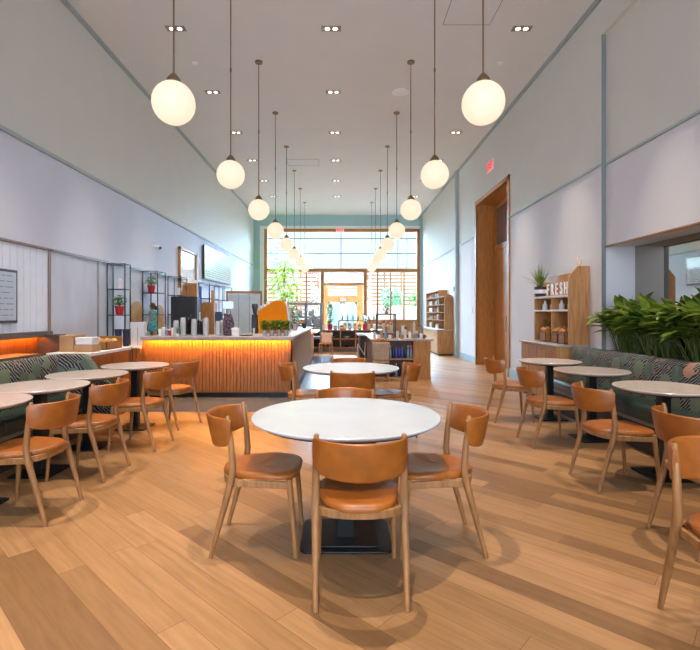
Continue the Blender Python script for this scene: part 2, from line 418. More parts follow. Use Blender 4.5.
# tall door in the right wall
d1 = struct(thing('door_1', None, None)); XD = 4.08
m_ = MB().box(XR-.02, XD, 12.64, 12.70, 0, 4.3).box(XR-.02, XD, 10.22, 10.28, 0, 4.3).box(XR-.02, XD, 10.22, 12.7, 4.24, 4.3)
m_.box(XR-.03, XR+.01, 12.64, 12.75, 0, 4.35).box(XR-.03, XR+.01, 10.17, 10.28, 0, 4.35).box(XR-.03, XR+.01, 10.17, 12.75, 4.24, 4.35)
m_.build('door_frame', oakd, d1, bevel=.004)
m_ = MB().box(XD, XD+.06, 10.28, 12.64, 0, 3.0); m_.build('door_leaf', oakd, d1, bevel=.004)
MB().box(XD-.02, XD+.06, 10.28, 12.64, 3.0, 3.14).box(XD-.02, XD+.06, 10.28, 12.64, 4.12, 4.24).box(XD-.02, XD+.06, 12.5, 12.64, 3.14, 4.12).box(XD-.02, XD+.06, 10.28, 10.4, 3.14, 4.12).build('transom_frame', oakd, d1)
MB().box(XD+.02, XD+.03, 10.4, 12.5, 3.14, 4.12).build('transom_glass', mat('transom_amber_glass', '#7d6a62', .08), d1)
MB().tube([(XD-.05, 11.6, .95), (XD-.05, 11.6, 1.3)], .014).tube([(XD-.05, 11.6, 1.0), (XD, 11.6, 1.0)], .01).tube([(XD-.05, 11.6, 1.25), (XD, 11.6, 1.25)], .01).build('door_handle', steel, d1, smooth=True)
struct(MB().box(XR+.55, XR+.6, 10, 13, 0, HC).build('wall_right', walllo_r))

# small wall fittings
def plate(name, label, cat, x, y, z, sy, sz, th=-.012, m=white):
    o = MB().box(min(x, x+th), max(x, x+th), y-sy/2, y+sy/2, z-sz/2, z+sz/2).build(name, m, bevel=.003); tag(o, label, cat); return o
plate('light_switch', 'white square switch plate on the right wall beside the tall door', 'switch', XR, 13.15, 1.45, .12, .16)
plate('wall_sensor', 'small dark round sensor on the right wall beyond the blue-grey pilaster', 'sensor', XR, 15.1, 2.14, .14, .14, -.04, mat('sensor_grey', '#5b6275', .4))
t = thing('security_camera', 'small white security camera on the left wall above the black shelving', 'camera', (XL, 9.9, 2.74))
MB().tube([(0, 0, .02), (.06, 0, .02)], .03).build('mount', white, t, smooth=True)
MB().ball((.1, 0, 0), .055).build('camera_dome', mat('camera_grey', '#c8ccd2', .3), t, smooth=True)
MB().ball((.135, -.02, -.01), .03).build('lens', blackpl, t, smooth=True)

# ------------------------------------------------------------------ ceiling: downlights, pendants, detectors
def downlight(x, y, label):
    t = thing('recessed_downlight', label, 'downlight', (x, y, HC), 0, 'twin recessed downlights in the ceiling')
    return t
proto = None
cols = ((-2.54, 'left'), (-.15, 'centre'), (2.78, 'right'))
ordn = ['first', 'second', 'third', 'fourth', 'fifth', 'sixth', 'seventh', 'eighth']
spots = []
for cx_, cn in cols:
    k = 0
    for j in range(-3, 6):
        y = 7.3+2.1*j
        spots.append((cx_, y))
        if j < 0: continue
        if cn == 'right' and j == 1: continue
        if proto is None:
            t = thing('recessed_downlight', '', 'downlight', (cx_, y, HC))
            MB().box(-.15, .15, -.07, .07, -.006, .0).build('trim_plate', mat('downlight_trim', '#8d8178', .5), t, bevel=.003)
            for sx in (-.06, .06):
                MB().lathe([(.036, -.012), (.036, -.004)], 16, (sx, 0, 0)).build('lamp', lamp_m, t)
            proto = o = t
        else: o = dup(proto, (cx_, y, HC))
        o['label'] = f'twin recessed downlight, {ordn[k]} from the front of the visible {cn} ceiling row'
        o['group'] = f'twin downlights of the {cn} ceiling row'
        k += 1
o = dup(proto, (3.2, 6.55, HC), None, 'twin recessed downlight cut by the top edge, nearest the right wall')
if 'group' in o: del o['group']
for i, (x, y) in enumerate(spots):
    l = bpy.data.lights.new('downlight_beam', 'SPOT'); l.energy = 540; l.color = (1, .84, .66); l.spot_size = math.radians(46 if x > 1 else 60); l.spot_blend = 1; l.shadow_soft_size = .025
    o = bpy.data.objects.new('downlight_beam', l); C.objects.link(o); o.location = (x, y, HC-.05)

gl = None
for side, x0 in (('left', -1.43), ('right', 1.215)):
    for k in range(8):
        y = 4.06+2.1*k
        if gl is None:
            t = thing('globe_pendant', '', 'pendant lamp', (x0, y, HC))
            MB().lathe([(.065, -.03), (.065, 0)], 20).build('ceiling_canopy', brass, t, smooth=True, bevel=.004)
            MB().tube([(0, 0, -.03), (0, 0, -2.37)], .008, 8).lathe([(.014, -1.25), (.014, -1.2)], 10).build('rod', brass, t, smooth=True)
            MB().lathe([(.02, -2.33), (.045, -2.36), (.06, -2.385), (.06, -2.405)], 20).build('collar', brass, t, smooth=True)
            MB().ball((0, 0, -2.58), .18, seg=40, rings=24).build('globe_shade', globe_m, t, smooth=True)
            gl = o = t
        else: o = dup(gl, (x0, y, HC))
        o['label'] = f'glowing white globe pendant, {ordn[k]} from the front in the {side} row' if k < 7 else f'smallest, farthest white globe pendant of the {side} row before the window'
        o['group'] = f'globe pendants of the {side} row'
for px_, py_, r, lb in ((195, 63, .05, 'small white smoke detector on the ceiling between left downlights'), (401, 92, .17, 'round white ceiling speaker near the third right pendant'), (500, 63, .05, 'small white smoke detector on the ceiling toward the right wall')):
    d = (HC-EYE)*F/(CY-py_)
    tag(MB().lathe([(r*.8, -.02), (r, -.01), (r, 0)], 24, (X(px_, d), d, HC)).build('ceiling_speaker' if r > .1 else 'smoke_detector', white, smooth=True), lb, 'speaker' if r > .1 else 'smoke detector')
t = thing('ceiling_hatch', 'flush square access hatch in the ceiling above the right pendants', 'access hatch', (1.9, 6.85, HC))
m_ = MB()
for q in ((-.36, -.35, -.36, .36), (.35, .36, -.36, .36), (-.36, .36, -.36, -.35), (-.36, .36, .35, .36)): m_.box(q[0], q[1], q[2], q[3], -.004, 0)
m_.build('hatch_frame', mat('hatch_line', '#8d857d', .7), t); MB().box(-.35, .35, -.35, .35, -.002, 0).build('hatch_panel', ceilm, t)
t = thing('ceiling_hatch', 'flush rectangular access hatch in the ceiling far back at centre', 'access hatch', (-1.1, 13.8, HC))
m_ = MB()
for q in ((-.46, -.45, -.3, .3), (.45, .46, -.3, .3), (-.46, .46, -.3, -.28), (-.46, .46, .28, .3)): m_.box(q[0], q[1], q[2], q[3], -.004, 0)
m_.build('hatch_frame', MATS['hatch_line'], t); MB().box(-.45, .45, -.28, .28, -.002, 0).build('hatch_panel', ceilm, t)

# ------------------------------------------------------------------ left wall cladding
struct(MB().box(XL, XL+.02, 6.32, 9.3, .0, 2.2).build('trim_12', mat('brushed_plaster', '#c0c8d9', .7, vary=.07, scale=3, stretch=(1, 1, .4)))) 
m_ = MB(); y = 1.0
while y < 6.22: m_.box(XL, XL+.03, y, y+.112, 1.14, 2.2); m_.box(XL, XL+.022, y+.112, y+.12, 1.14, 2.2); y += .12
struct(m_.build('trim_13', mat('white_beadboard', '#d4dced', .6, vary=.02), bevel=.004))
struct(MB().box(XL, XL+.05, 1, 6.33, 2.2, 2.232).box(XL, XL+.045, 6.27, 6.32, 0, 2.2).build('trim_14', wood('old_oak_trim', '#7f6a5c', .5), bevel=.004))
struct(MB().box(XL, XL+.04, 6.36, 16.0, 2.2, 2.235).box(XL, XL+.03, 7.55, 7.6, .9, 2.2).build('trim_15', mat('thin_grey_trim', '#8c8a92', .5)))
struct(MB().box(XL, XL+.02, 1, 6.08, .5, 1.10).build('trim_16', counter_w))
struct(MB().box(XL, XL+.11, 1, 6.25, 1.10, 1.14).box(XL+.10, XL+.11, 1, 6.08, 1.07, 1.10).build('trim_17', wood('dark_rail', '#5a4638', .5)))
tag(MB().box(XL+.05, XL+.075, 3.6, 6.05, 1.085, 1.098).build('led_strip', emis('amber_led_low', '#ff8a0c', 35)), 'amber light strip under the white beadboard on the left wall', 'light strip')
struct(MB().box(XL, XL+.3, 6.08, 6.22, 0, 1.10).build('trim_18', mat('dark_brown_panel', '#4a3c33', .6)))
t = thing('wall_bench', 'low wooden ledge seat below the amber lit panelling on the left wall', 'bench', (XL, 0, 0))
MB().box(.03, .38, 4.4, 5.58, .86, .90).build('bench_top', wood('pale_oak_ledge', '#6f5a48', .5, 1), t, bevel=.005); MB().box(.03, .36, 4.4, 5.58, 0, .86).build('bench_body', MATS['dark_brown_panel'], t)
# menu board
t = thing('menu_board', 'framed menu board on the white beadboard at the far left', 'menu board', (XL+.03, 5.02, 1.57))
MB().box(0, .03, -.62, .62, -.31, .31).build('board_frame', mat('dark_frame', '#2b3038', .4), t, bevel=.004)
MB().box(.03, .034, -.59, .59, -.28, .28).build('board_face', mat('board_face', '#a9b4c6', .35, vary=.02), t)
m_ = MB()
for j in range(8):
    z = .23-.065*j; y = -.54
    while y < .5:
        L = random.uniform(.05, .16); m_.box(.034, .0345, y, min(y+L, .54), z, z+.012); y += L+.025
m_.build('board_lettering', mat('board_ink', '#7b879b', .5), t)

# ------------------------------------------------------------------ chair
def make_chair():
    t = thing('dining_chair', '', 'chair')
    for sx in (-1, 1):
        MB().tube([(sx*.212, -.245, 0), (sx*.214, -.18, .24), (sx*.215, -.128, .43), (sx*.215, -.118, .5), (sx*.213, -.13, .66), (sx*.211, -.148, .79), (sx*.211, -.149, .797)],
                  [.0125, .0175, .021, .0205, .0165, .013, .008], 12).build('leg', oak, t, smooth=True)
        MB().tube([(sx*.212, .235, 0), (sx*.207, .215, .25), (sx*.20, .195, .44)], [.0125, .0165, .02], 12).build('leg', oak, t, smooth=True)
    m_ = MB()
    for sx in (-1, 1): m_.prism([(-.13, .40), (.20, .385), (.20, .425), (-.13, .44)], 'x', sx*.195, sx*.215)
    m_.box(-.19, .19, .185, .205, .39, .43)
    n = 14; vs = []; 
    for i in range(n+1):
        a = -PI/2 + PI*i/n; x = math.sin(a)*.205; y = -.12-.085*math.cos(a)
        ix = math.sin(a)*.185; iy = -.12-.065*math.cos(a)
        vs += [(x, y, .405), (x, y, .445), (ix, iy, .445), (ix, iy, .405)]
    fs = []
    for i in range(n):
        a = i*4
        for k in range(4): fs.append((a+k, a+(k+1) % 4, a+4+(k+1) % 4, a+4+k))
    m_.add(vs, fs); m_.build('seat_frame', oak, t, smooth=True, bevel=.004)
    # seat pad
    N = 48; out = []
    for i in range(N):
        a = 2*PI*i/N; c_, s_ = math.cos(a), math.sin(a)
        e = .5 if s_ > 0 else .68
        x = math.copysign(abs(c_)**e, c_)*(.218 if s_ > 0 else .205); y = (math.copysign(abs(s_)**e, s_)*(.235) if s_ > 0 else -abs(s_)**.9*.225)+.015
        if y < 0: x *= .95
        out.append((x, y))
    prof = [(.90, .432), (.985, .436), (1.0, .449), (.985, .464), (.93, .473), (.75, .4715), (.45, .466), (.12, .464)]
    vs = []; 
    for f, z in prof:
        for (x, y) in out: vs.append((x*f, y*f, z - (.006 if y > .1 and z > .45 else 0)))
    fs = []
    for i in range(len(prof)-1):
        for k in range(N):
            a = i*N+k; b = i*N+(k+1) % N; fs.append((a, b, b+N, a+N))
    fs += [tuple(range(N))[::-1], tuple((len(prof)-1)*N+k for k in range(N))]
    MB().add(vs, fs).build('seat', leather, t, smooth=True)
    # curved back panel
    n = 28; cs = 12; vs = []; 
    for i in range(n+1):
        ph = math.radians(-84+168*i/n); c84 = math.cos(math.radians(84)); q = (math.cos(ph)-c84)/(1-c84)
        bx_, by_ = .222*math.sin(ph), -.125-.152*q
        nrm = Vector((math.sin(ph)*.9, -math.cos(ph)-.15, 0)).normalized()
        e_ = max(0, (abs(ph)-1.28)/.19); z0, z1 = .642-.042*q**.7+.03*e_**2, .784+.006*q-.012*e_**2
        for k in range(cs):
            a = 2*PI*k/cs; h = (z0+z1)/2 + math.copysign(abs(math.sin(a))**.35, math.sin(a))*(z1-z0)/2
            th = math.copysign(abs(math.cos(a))**.6, math.cos(a))*.0115
            flare = ((h-z0)/(z1-z0))*.045*q - .01*q
            p = Vector((bx_, by_, h)) + nrm*th + Vector((0, -flare, 0)); vs.append(p)
    fs = []
    for i in range(n):
        for k in range(cs):
            a = i*cs+k; b = i*cs+(k+1) % cs; fs.append((a, b, b+cs, a+cs))
    fs += [tuple(range(cs))[::-1], tuple(n*cs+k for k in range(cs))]
    MB().add(vs, fs).build('backrest', leather, t, smooth=True)
    return t
ch = None
def chair(x, y, face, label, group):
    """face: heading in degrees, 0 looks down +Y, 90 looks to -X"""
    global ch
    if ch is None: ch = make_chair(); o = ch; o.location = (x, y, 0); o.rotation_euler.z = math.radians(face)
    else: o = dup(ch, (x, y, 0), math.radians(face))
    o['label'] = label; o['group'] = group
A = 'tan leather oak armless chair '
g1 = 'chairs around the large front round table'; g2 = 'chairs around the round table behind'; g3 = 'chairs along the left cafe tables'; g4 = 'chairs along the right cafe tables'
chair(.09, 2.43, 1, A+'with its back to us in front of the big table', g1)
chair(-.489, 2.88, -90, A+'facing right at the left side of the big table', g1)
chair(.57, 2.88, 91, A+'facing left at the right side of the big table', g1)
chair(.03, 3.44, 180, A+'at the far side of the big table, mostly hidden', g1)
chair(.115, 4.93, 0, A+'with its back to us at the second round table', g2)
chair(-.40, 5.46, -90, A+'left of the second round table before the counter', g2)
chair(.60, 5.46, 88, A+'right of the second round table, near the display island', g2)
chair(.10, 5.97, 180, A+'behind the second round table, only its top edge showing', g2)
chair(-2.15, 3.28, 90, A+'nearest on the left, at the first cafe table', g3)
chair(-2.16, 4.08, 88, A+'second on the left, at the cafe table behind the nearest', g3)
chair(-2.07, 4.93, 86, A+'third on the left, overlapping the fourth chair', g3)
chair(-2.06, 5.84, 70, A+'fourth on the left, closest to the glowing counter', g3)
chair(2.18, 6.15, -92, A+'farthest on the right, near the bread hutch', g4)
chair(2.19, 5.03, -90, A+'second farthest on the right, at the middle cafe table', g4)
chair(2.2, 3.84, -88, A+'in the middle right with all four legs in view', g4)
chair(2.22, 2.84, -90, A+'at the right edge, partly behind the nearest right chair', g4)
chair(1.69, 1.96, 178, A+'nearest at the right edge, cut off by the frame', g4)

# ------------------------------------------------------------------ tables
def rounded(hx, hy, r, n=5):
    pts = []
    for cx_, cy_, a0 in ((hx-r, hy-r, 0), (-hx+r, hy-r, 90), (-hx+r, -hy+r, 180), (hx-r, -hy+r, 270)):
        for i in range(n+1):
            a = math.radians(a0+90*i/n); pts.append((cx_+r*math.cos(a), cy_+r*math.sin(a)))
    return pts
def table(R, base_, big, loc, label, group):
    t = thing('round_table' if big else 'cafe_table', label, 'table', loc, 0, group)
    MB().lathe([(R-.035, .722), (R-.004, .738), (R, .744), (R, .748), (R-.004, .752)], 72).build('tabletop', marble_cool if big else marble_m, t, smooth=True)
    MB().lathe([(R-.045, .715), (R-.03, .724)], 48).build('top_underside', black, t)
    c = .055 if big else .04
    MB().box(-c, c, -c, c, .01, .70).build('column', black, t, bevel=.006)
    MB().box(-.18, .18, -.03, .03, .695, .714).box(-.03, .03, -.18, .18, .695, .714).build('top_bracket', black, t)
    if big:
        MB().prism(rounded(base_, base_*.82, .05), 'z', 0, .012).build('base_plate', black, t, bevel=.003)
        MB().prism(rounded(.19, .17, .02), 'z', .012, .02).build('column_foot', black, t, bevel=.003)
    else:
        MB().prism(rounded(base_, base_, .02), 'z', 0, .012).build('base_plate', black, t, bevel=.003)
        MB().prism(rounded(.07, .07, .01), 'z', .012, .02).build('column_foot', black, t)
    return t
table(.575, .27, True, (.03, 2.93, 0), 'large round white marble table in the centre foreground', 'large round tables')
table(.55, .235, True, (.115, 5.46, 0), 'second round white table, behind the foreground one', 'large round tables')
gl_ = 'small round cafe tables by the left banquette'; gr_ = 'small round cafe tables by the right banquette'
ct = table(.382, .175, False, (-2.62, 3.34, 0), 'small round marble cafe table cut by the left edge', gl_)
for x, y, lb, g in ((-2.6, 4.11, 'small round marble cafe table, second along the left banquette', gl_), (-2.6, 4.885, 'small round marble cafe table, third along the left banquette', gl_),
                 (-2.475, 5.72, 'small round marble cafe table, farthest on the left before the counter', gl_),
                 (2.73, 6.22, 'small round marble cafe table, farthest on the right beside the bread hutch', gr_), (2.74, 5.2, 'small round marble cafe table, middle of the right banquette row', gr_),
                 (2.73, 4.02, 'small round marble cafe table, nearest visible on the right', gr_), (2.73, 2.85, 'small round marble cafe table just outside the right edge', gr_)):
    dup(ct, (x, y, 0), None, lb, g)

# ------------------------------------------------------------------ banquettes
def banquette(side, xb, xf, y0, y1, label):
    """xb: face of the backrest, xf: front of the seat"""
    sg = 1 if xb > 0 else -1
    t = thing('banquette', label, 'banquette')
    prof = [(xb-sg*.03, .46), (xb+sg*.01, .80), (xb+sg*.015, .86), (xb+sg*.04, .90), (xb+sg*.085, .91), (xb+sg*.12, .885), (xb+sg*.13, .84), (xb+sg*.13, .10), (xb-sg*.0, .10)]
    MB().prism(prof, 'y', y0, y1).build('backrest', fabric, t, smooth=True)
    m_ = MB(); prof = [(xf, .32), (xf, .43), (xf+sg*.02, .455), (xf+sg*.06, .465), (xb, .46), (xb, .32)]
    n = max(1, round((y1-y0)/1.1)); L = (y1-y0)/n
    for i in range(n):
        MB().prism(prof, 'y', y0+L*i+.004, y0+L*(i+1)-.004).build('seat_cushion', greenleather, t, smooth=True, bevel=.008)
    MB().box(xf+sg*.01, xb, y0, y1, .285, .318).build('seat_rail', wood('grey_oak_rail', '#8a8078', .5, 1), t)
    MB().box(xf+sg*.06, xb, y0, y1, 0.0, .285).build('plinth', mat('dark_plinth', '#3a2d26', .6), t)
    return t
banquette('right', 3.28, 2.95, 1.0, 6.78, 'right banquette with tropical print back and green leather seat')
t = banquette('left', -3.17, -2.86, 1.5, 5.32, 'left banquette with tropical print back, green seat and curved end')
endp = [(-3.3, .1), (-3.3, .90), (-3.15, .915), (-2.92, .91), (-2.84, .87), (-2.79, .78), (-2.74, .68), (-2.62, .61), (-2.56, .56), (-2.54, .48), (-2.54, .1)]
MB().prism(endp, 'y', 5.32, 5.44).build('end_panel', fabric, t, smooth=True, bevel=.02, seg=3)

# planter with leafy plants behind the right banquette
t = thing('planter_box', 'long low planter box behind the right banquette', 'planter')
MB().box(3.43, 4.07, 1.6, 6.56, 0, .86).build('planter_body', walllo_r, t); MB().box(3.46, 4.04, 1.65, 6.52, .862, .87).build('soil', soil, t)
for k in range(6):
    y = 6.12-.62*k; x = 3.74
    pos = ['farthest, against the niche wall', 'second from the niche wall', 'third from the niche wall', 'fourth from the niche wall', 'fifth, near the right edge', 'sixth, at the right edge'][k]
    t = thing('leafy_plant', f'broad-leaved green plant in the long planter, {pos}', 'plant', (x, y, .87), 0, 'leafy plants in the right planter')
    st_ = MB(); lf = MB()
    for j in range(84):
        a = random.uniform(0, 2*PI); r0 = random.uniform(0, .22)
        p0 = Vector((math.cos(a)*r0*.7, math.sin(a)*r0*1.2, 0)); h = random.uniform(.22, .55)
        lean = Vector((random.uniform(-.5, .05), random.uniform(-.25, .12 if k == 0 else .4), 1)).normalized()
        p1 = p0+lean*h; st_.tube([p0, (p0+p1)/2+Vector((0, 0, .01)), p1], [.006, .005, .004], 5)
        dr = Vector((lean.x*1.6+random.uniform(-.45, .05), lean.y*1.4+random.uniform(-.3, .1 if k == 0 else .5), random.uniform(.35, .9)))
        lf.leaf(p1, dr, random.uniform(.24, .37), random.uniform(.09, .14), random.uniform(.4, 1.3), .3, 6)
    st_.build('stems', stem, t, smooth=True); lf.build('foliage', leaf_dark, t, smooth=True)
    if k > 4: t['label'] = f'broad-leaved green plant in the long planter, {pos}'

# ------------------------------------------------------------------ bread hutch on the right wall
HY0, HY1 = 6.9, 8.26
t = thing('bread_hutch', 'oak hutch with drawers and shelves against the right wall', 'hutch')
MB().box(3.14, XR-.005, HY0, HY1, .06, .88).build('cabinet_body', oakb, t, bevel=.004)
MB().box(3.17, XR-.005, HY0+.02, HY1-.02, 0, .06).build('plinth', MATS['dark_plinth'], t)
MB().box(3.10, XR-.005, HY0-.02, HY1+.02, .88, .91).build('worktop', stone_top, t, bevel=.004)
L = (HY1-HY0-.04)/4
for k in range(4):
    for z0, z1 in ((.62, .86), (.08, .6)):
        d_ = MB().box(3.125, 3.14, HY0+.02+L*k+.01, HY0+.02+L*(k+1)-.01, z0, z1).build('drawer' if z0 > .5 else 'cabinet_door', oakb, t, bevel=.003)
        MB().box(3.108, 3.125, HY0+.02+L*k+L*.35, HY0+.02+L*(k+1)-L*.35, z1-.05, z1-.035).build('handle', oakd, d_)
sidep = [(3.31, .91), (3.31, 1.9), (3.44, 2.06), (XR-.005, 2.06), (XR-.005, .91)]
MB().prism(sidep, 'y', HY0, HY0+.035).build('side_panel', oakb, t, bevel=.003)
MB().prism([(3.36, .91), (3.36, 1.8), (3.44, 1.9), (XR-.005, 1.9), (XR-.005, .91)], 'y', HY1-.035, HY1).build('side_panel', oakb, t, bevel=.003)
MB().box(XR-.025, XR-.005, HY0+.035, HY1-.035, .91, 2.0).build('back_panel', oakd, t)
for z in (1.40, 1.62): MB().box(3.33, XR-.025, HY0+.035, HY1-.035, z, z+.03).build('shelf', paper, t)
MB().box(3.34, XR-.025, 7.52, 7.55, .91, 1.40).box(3.34, XR-.025, 7.52, 7.55, 1.43, 1.62).build('divider', oakb, t)
for i, c in enumerate('FRESH'):
    o = text_mesh(c, .25, .006, white, 'block_letter'); o.rotation_euler = (PI/2, 0, -PI/2)
    o.location = (3.345, 7.68-.153*i, 1.65+.09); tag(o, f'white block letter {c} of the word FRESH on the bread hutch', 'letter')
    o.scale = (.68, 1.0, 1)
pot = thing('potted_dracaena', 'spiky grass plant in navy pot with white band on the hutch', 'potted plant', (3.40, 8.09, 1.65))
MB().lathe([(.075, 0), (.1, .06), (.105, .16), (.1, .17), (.09, .16)], 24).build('pot', navy, pot, smooth=True)
MB().lathe([(.104, .055), (.108, .1), (.108, .12)], 24, cap=False).build('pot_band', white, pot, smooth=True)
m_ = MB()
for j in range(46):
    a = random.uniform(0, 2*PI); e = random.uniform(.5, 1.5)
    m_.leaf((0, 0, .15), ((math.cos(a) if math.cos(a) < 0 else .15*math.cos(a))*math.cos(e), math.sin(a)*math.cos(e), math.sin(e)), random.uniform(.28, .48), .018, random.uniform(.2, .9), .3, 6)
m_.build('foliage', leafmat('grass_leaf', '#4d5f2c', '#8c9a50', 9), pot, smooth=True)
m_ = None
for i, y in enumerate((7.98, 7.68, 7.38, 7.1)):
    t = thing('white_bottle', ['small white bottle at the far end of the hutch middle shelf', 'small white bottle left of the hutch divider', 'small white bottle right of the hutch divider', 'small white bottle nearest the camera on the hutch middle shelf'][i], 'bottle', (3.43, y, 1.43), 0, 'white bottles on the hutch')
    MB().lathe([(.035, 0), (.04, .02), (.04, .08), (.018, .11), (.016, .13)], 16).build('bottle_body', white, t, smooth=True)
    MB().lathe([(.02, .13), (.02, .15)], 12).build('cap', steel, t, smooth=True)
for i, (y, xx) in enumerate(((7.78, 3.40), (7.35, 3.40), (7.12, 3.40))):
    t = thing('bread_crate', ['wooden crate of loaves left of the hutch divider', 'wooden crate of loaves in the middle of the hutch base', 'wooden crate of loaves nearest the hutch side panel'][i], 'crate', (xx, y, .912), 0, 'bread crates in the hutch')
    w_, h_ = .1, .2; m_ = MB().box(-.1, .16, -w_, w_, 0, .012)
    for sx in (-1, 1): m_.box(-.1, .16, sx*w_, sx*(w_-.01), 0, h_)
    m_.box(-.1, -.09, -w_, w_, 0, h_*.8); m_.box(.15, .16, -w_, w_, 0, h_*1.3); m_.build('crate_box', oakb_y, t)
    for j in range(3):
        tag(MB().tube([(xx-.08+j*.07, y-.085, 1.09+j*.02), (xx-.08+j*.07, y, 1.11+j*.02), (xx-.08+j*.07, y+.085, 1.09+j*.02)], [.022, .036, .022], 10).build('bread_loaf', bread, smooth=True),
            ['front', 'middle', 'rear'][j]+' crusty loaf in the '+['far-left', 'middle', 'nearest'][i]+' hutch crate', 'bread', 'loaves in the hutch crates')
def bushy(name, label, cat, loc, r, h, potr, poth, potm, leafm, n=60, leafL=.09, leafW=.04, z0=0):
    t = thing(name, label, cat, loc)
    if poth: MB().lathe([(potr*.75, 0), (potr, poth), (potr*.88, poth)], 20).build('pot', potm, t, smooth=True)
    m_ = MB(); 
    for j in range(n):
        a = random.uniform(0, 2*PI); u = random.random(); rr = r*math.sqrt(random.random()); zz = poth+z0+h*u
        k = math.sin(PI*(.15+.8*u)); p = (math.cos(a)*rr*k*.8, math.sin(a)*rr*k*.8, zz)
        m_.leaf(p, (math.cos(a), math.sin(a), random.uniform(0, 1)), leafL*random.uniform(.7, 1.2), leafW, .8, .2, 4)
    m_.build('foliage', leafm, t, smooth=True)
    s_ = MB()
    for j in range(5):
        a = 2*PI*j/5; s_.tube([(0, 0, poth*.8), (math.cos(a)*r*.4, math.sin(a)*r*.4, poth+z0+h*.7)], [.006*(1+r*3), .003*(1+r*2)], 5)
    s_.build('stem', stem, t)
    return t
bushy('potted_herb', 'trailing green herb in the lower left bay of the hutch', 'potted plant', (3.45, 7.98, .912), .1, .25, .06, .1, oakb, leaf_mid, 50, .06, .04)
tag(MB().tube([(3.5, 6.97, 2.05), (3.47, 7.0, 2.16), (3.5, 7.02, 2.22)], [.02, .012, .008], 8).tube([(3.5, 6.97, 2.05), (3.54, 6.96, 2.17)], [.012, .008], 8).build('carved_stick', mat('pale_driftwood', '#d8b898', .7), smooth=True), 'small forked driftwood piece on top of the hutch side', 'ornament')

# ------------------------------------------------------------------ arched bookcase farther along
BY0, BY1 = 15.3, 18.6
t = thing('arched_bookcase', 'oak bookcase with arched end panel against the right wall, far back', 'bookcase')
MB().box(3.12, XR-.005, BY0, BY1, 0.06, .80).build('cabinet_body', oakb, t); MB().box(3.16, XR-.005, BY0+.03, BY1-.03, 0, .06).build('plinth', MATS['dark_plinth'], t)
MB().box(3.07, XR-.005, BY0-.02, BY1, .80, .84).build('worktop', stone_top, t, bevel=.004)
arch = [(3.33, .84), (3.33, 1.83)]+[(3.475-.145*math.cos(a), 1.83+.145*math.sin(a)) for a in [PI*k/12 for k in range(1, 12)]]+[(3.615, 1.83), (3.615, .84)]
MB().prism(arch, 'y', BY0, BY0+.05).build('end_panel', oakb, t)
MB().box(3.33, XR-.005, BY1-.04, BY1, .84, 2.15).build('end_panel', oakb, t); MB().box(XR-.03, XR-.005, BY0+.9, BY1, .84, 2.15).build('back_panel', oakb, t)
MB().box(3.31, XR-.005, BY0+.9, BY1, 2.12, 2.16).build('cornice', oakb, t)
for k in range(4): MB().box(3.33, XR-.03, BY0+.05, BY1-.04, 1.12+.26*k, 1.145+.26*k).build('shelf', oakb_y, t)
for k in range(3): MB().box(3.33, XR-.03, BY0+.9+1.1*k, BY0+.93+1.1*k, .84, 2.12).build('divider', oakb, t)
for k in range(6): MB().box(3.105, 3.12, BY0+.04+.54*k, BY0+.56+.54*k, .1, .77).build('cabinet_door', oakb, t, bevel=.003)
bc = ['#2f8a8c', '#d9cbb8', '#b77f57', '#8a3b2e', '#e8e2d8', '#6b7a4a', '#c9a24a', '#7d8aa0']
bm_ = [mat('goods_%d' % i, c, .6) for i, c in enumerate(bc)]
shn = ['bottom', 'second', 'third', 'fourth', 'top']; colr = ['teal', 'cream', 'tan', 'dark red', 'white', 'olive', 'mustard', 'slate']
idx = 0
for k, z in enumerate((.84, 1.145, 1.405, 1.665, 1.925)):
    y = BY0+1.02; n = 0
    while y < BY1-.3:
        c = (0 if (k == 3 and n < 3) else random.choice([1, 2, 4, 5, 6, 1, 4, 7])); h = random.uniform(.12, .19); w_ = random.uniform(.07, .16)
        bay = int((y-BY0-.9)/1.1); edge = BY0+.9+1.1*(bay+1)
        if y+w_ > edge-.02: y = edge+.05; continue
        o = MB().box(3.36+random.uniform(0, .05), 3.55, y, y+w_, z+.003, z+h).build('boxed_book', bm_[c], bevel=.004)
        tag(o, f'{colr[c]} boxed item {["first","second","third","fourth","fifth","sixth","seventh","eighth","ninth","tenth","eleventh","twelfth","thirteenth","fourteenth"][min(n,13)]} from the near end on the {shn[k]} bookcase shelf', 'book', 'goods on the arched bookcase')
        y += w_+random.uniform(.06, .2); n += 1

# ------------------------------------------------------------------ service counter
CY0, CXR = 7.72, -.80
struct(MB().box(-3.9, -.22, 6.62, 15.2, 0, .004).build('trim_19', tile))
t = thing('service_counter', 'long slatted oak service counter with amber light under its worktop', 'counter')
MB().box(-3.2, CXR, CY0+.02, CY0+.06, .08, .93).box(CXR-.06, CXR-.02, CY0+.06, 12.8, .08, .93).box(-3.24, -3.2, CY0+.02, CY0+.7, .08, .93).build('counter_carcass', counter_w, t)
m_ = MB(); x = -3.2
while x < CXR-.05: m_.box(x, x+.051, CY0+.006, CY0+.02, .1, .93); x += .056
m_.build('front_slats', counter_w, t, bevel=.004)
m_ = MB(); y = CY0+.02
while y < 12.75: m_.box(CXR-.02, CXR, y, y+.055, .1, .93); y += .07
m_.build('side_slats', mat('side_slat_oak', '#9c7048', .5, vary=.15, scale=5, stretch=(6, 6, .5)), t)
MB().box(-3.22, CXR+.03, CY0-.10, CY0+.7, .955, .995).box(-3.22, CXR+.03, CY0-.10, CY0-.085, .938, .955).box(-1.78, CXR+.03, CY0+.7, 12.85, .955, .995).build('worktop', stone_top, t, bevel=.006)
MB().box(-3.2, CXR, CY0+.0, CY0+.06, .93, .955).box(CXR-.05, CXR, CY0+.06, 12.8, .93, .955).build('top_batten', counter_w, t)
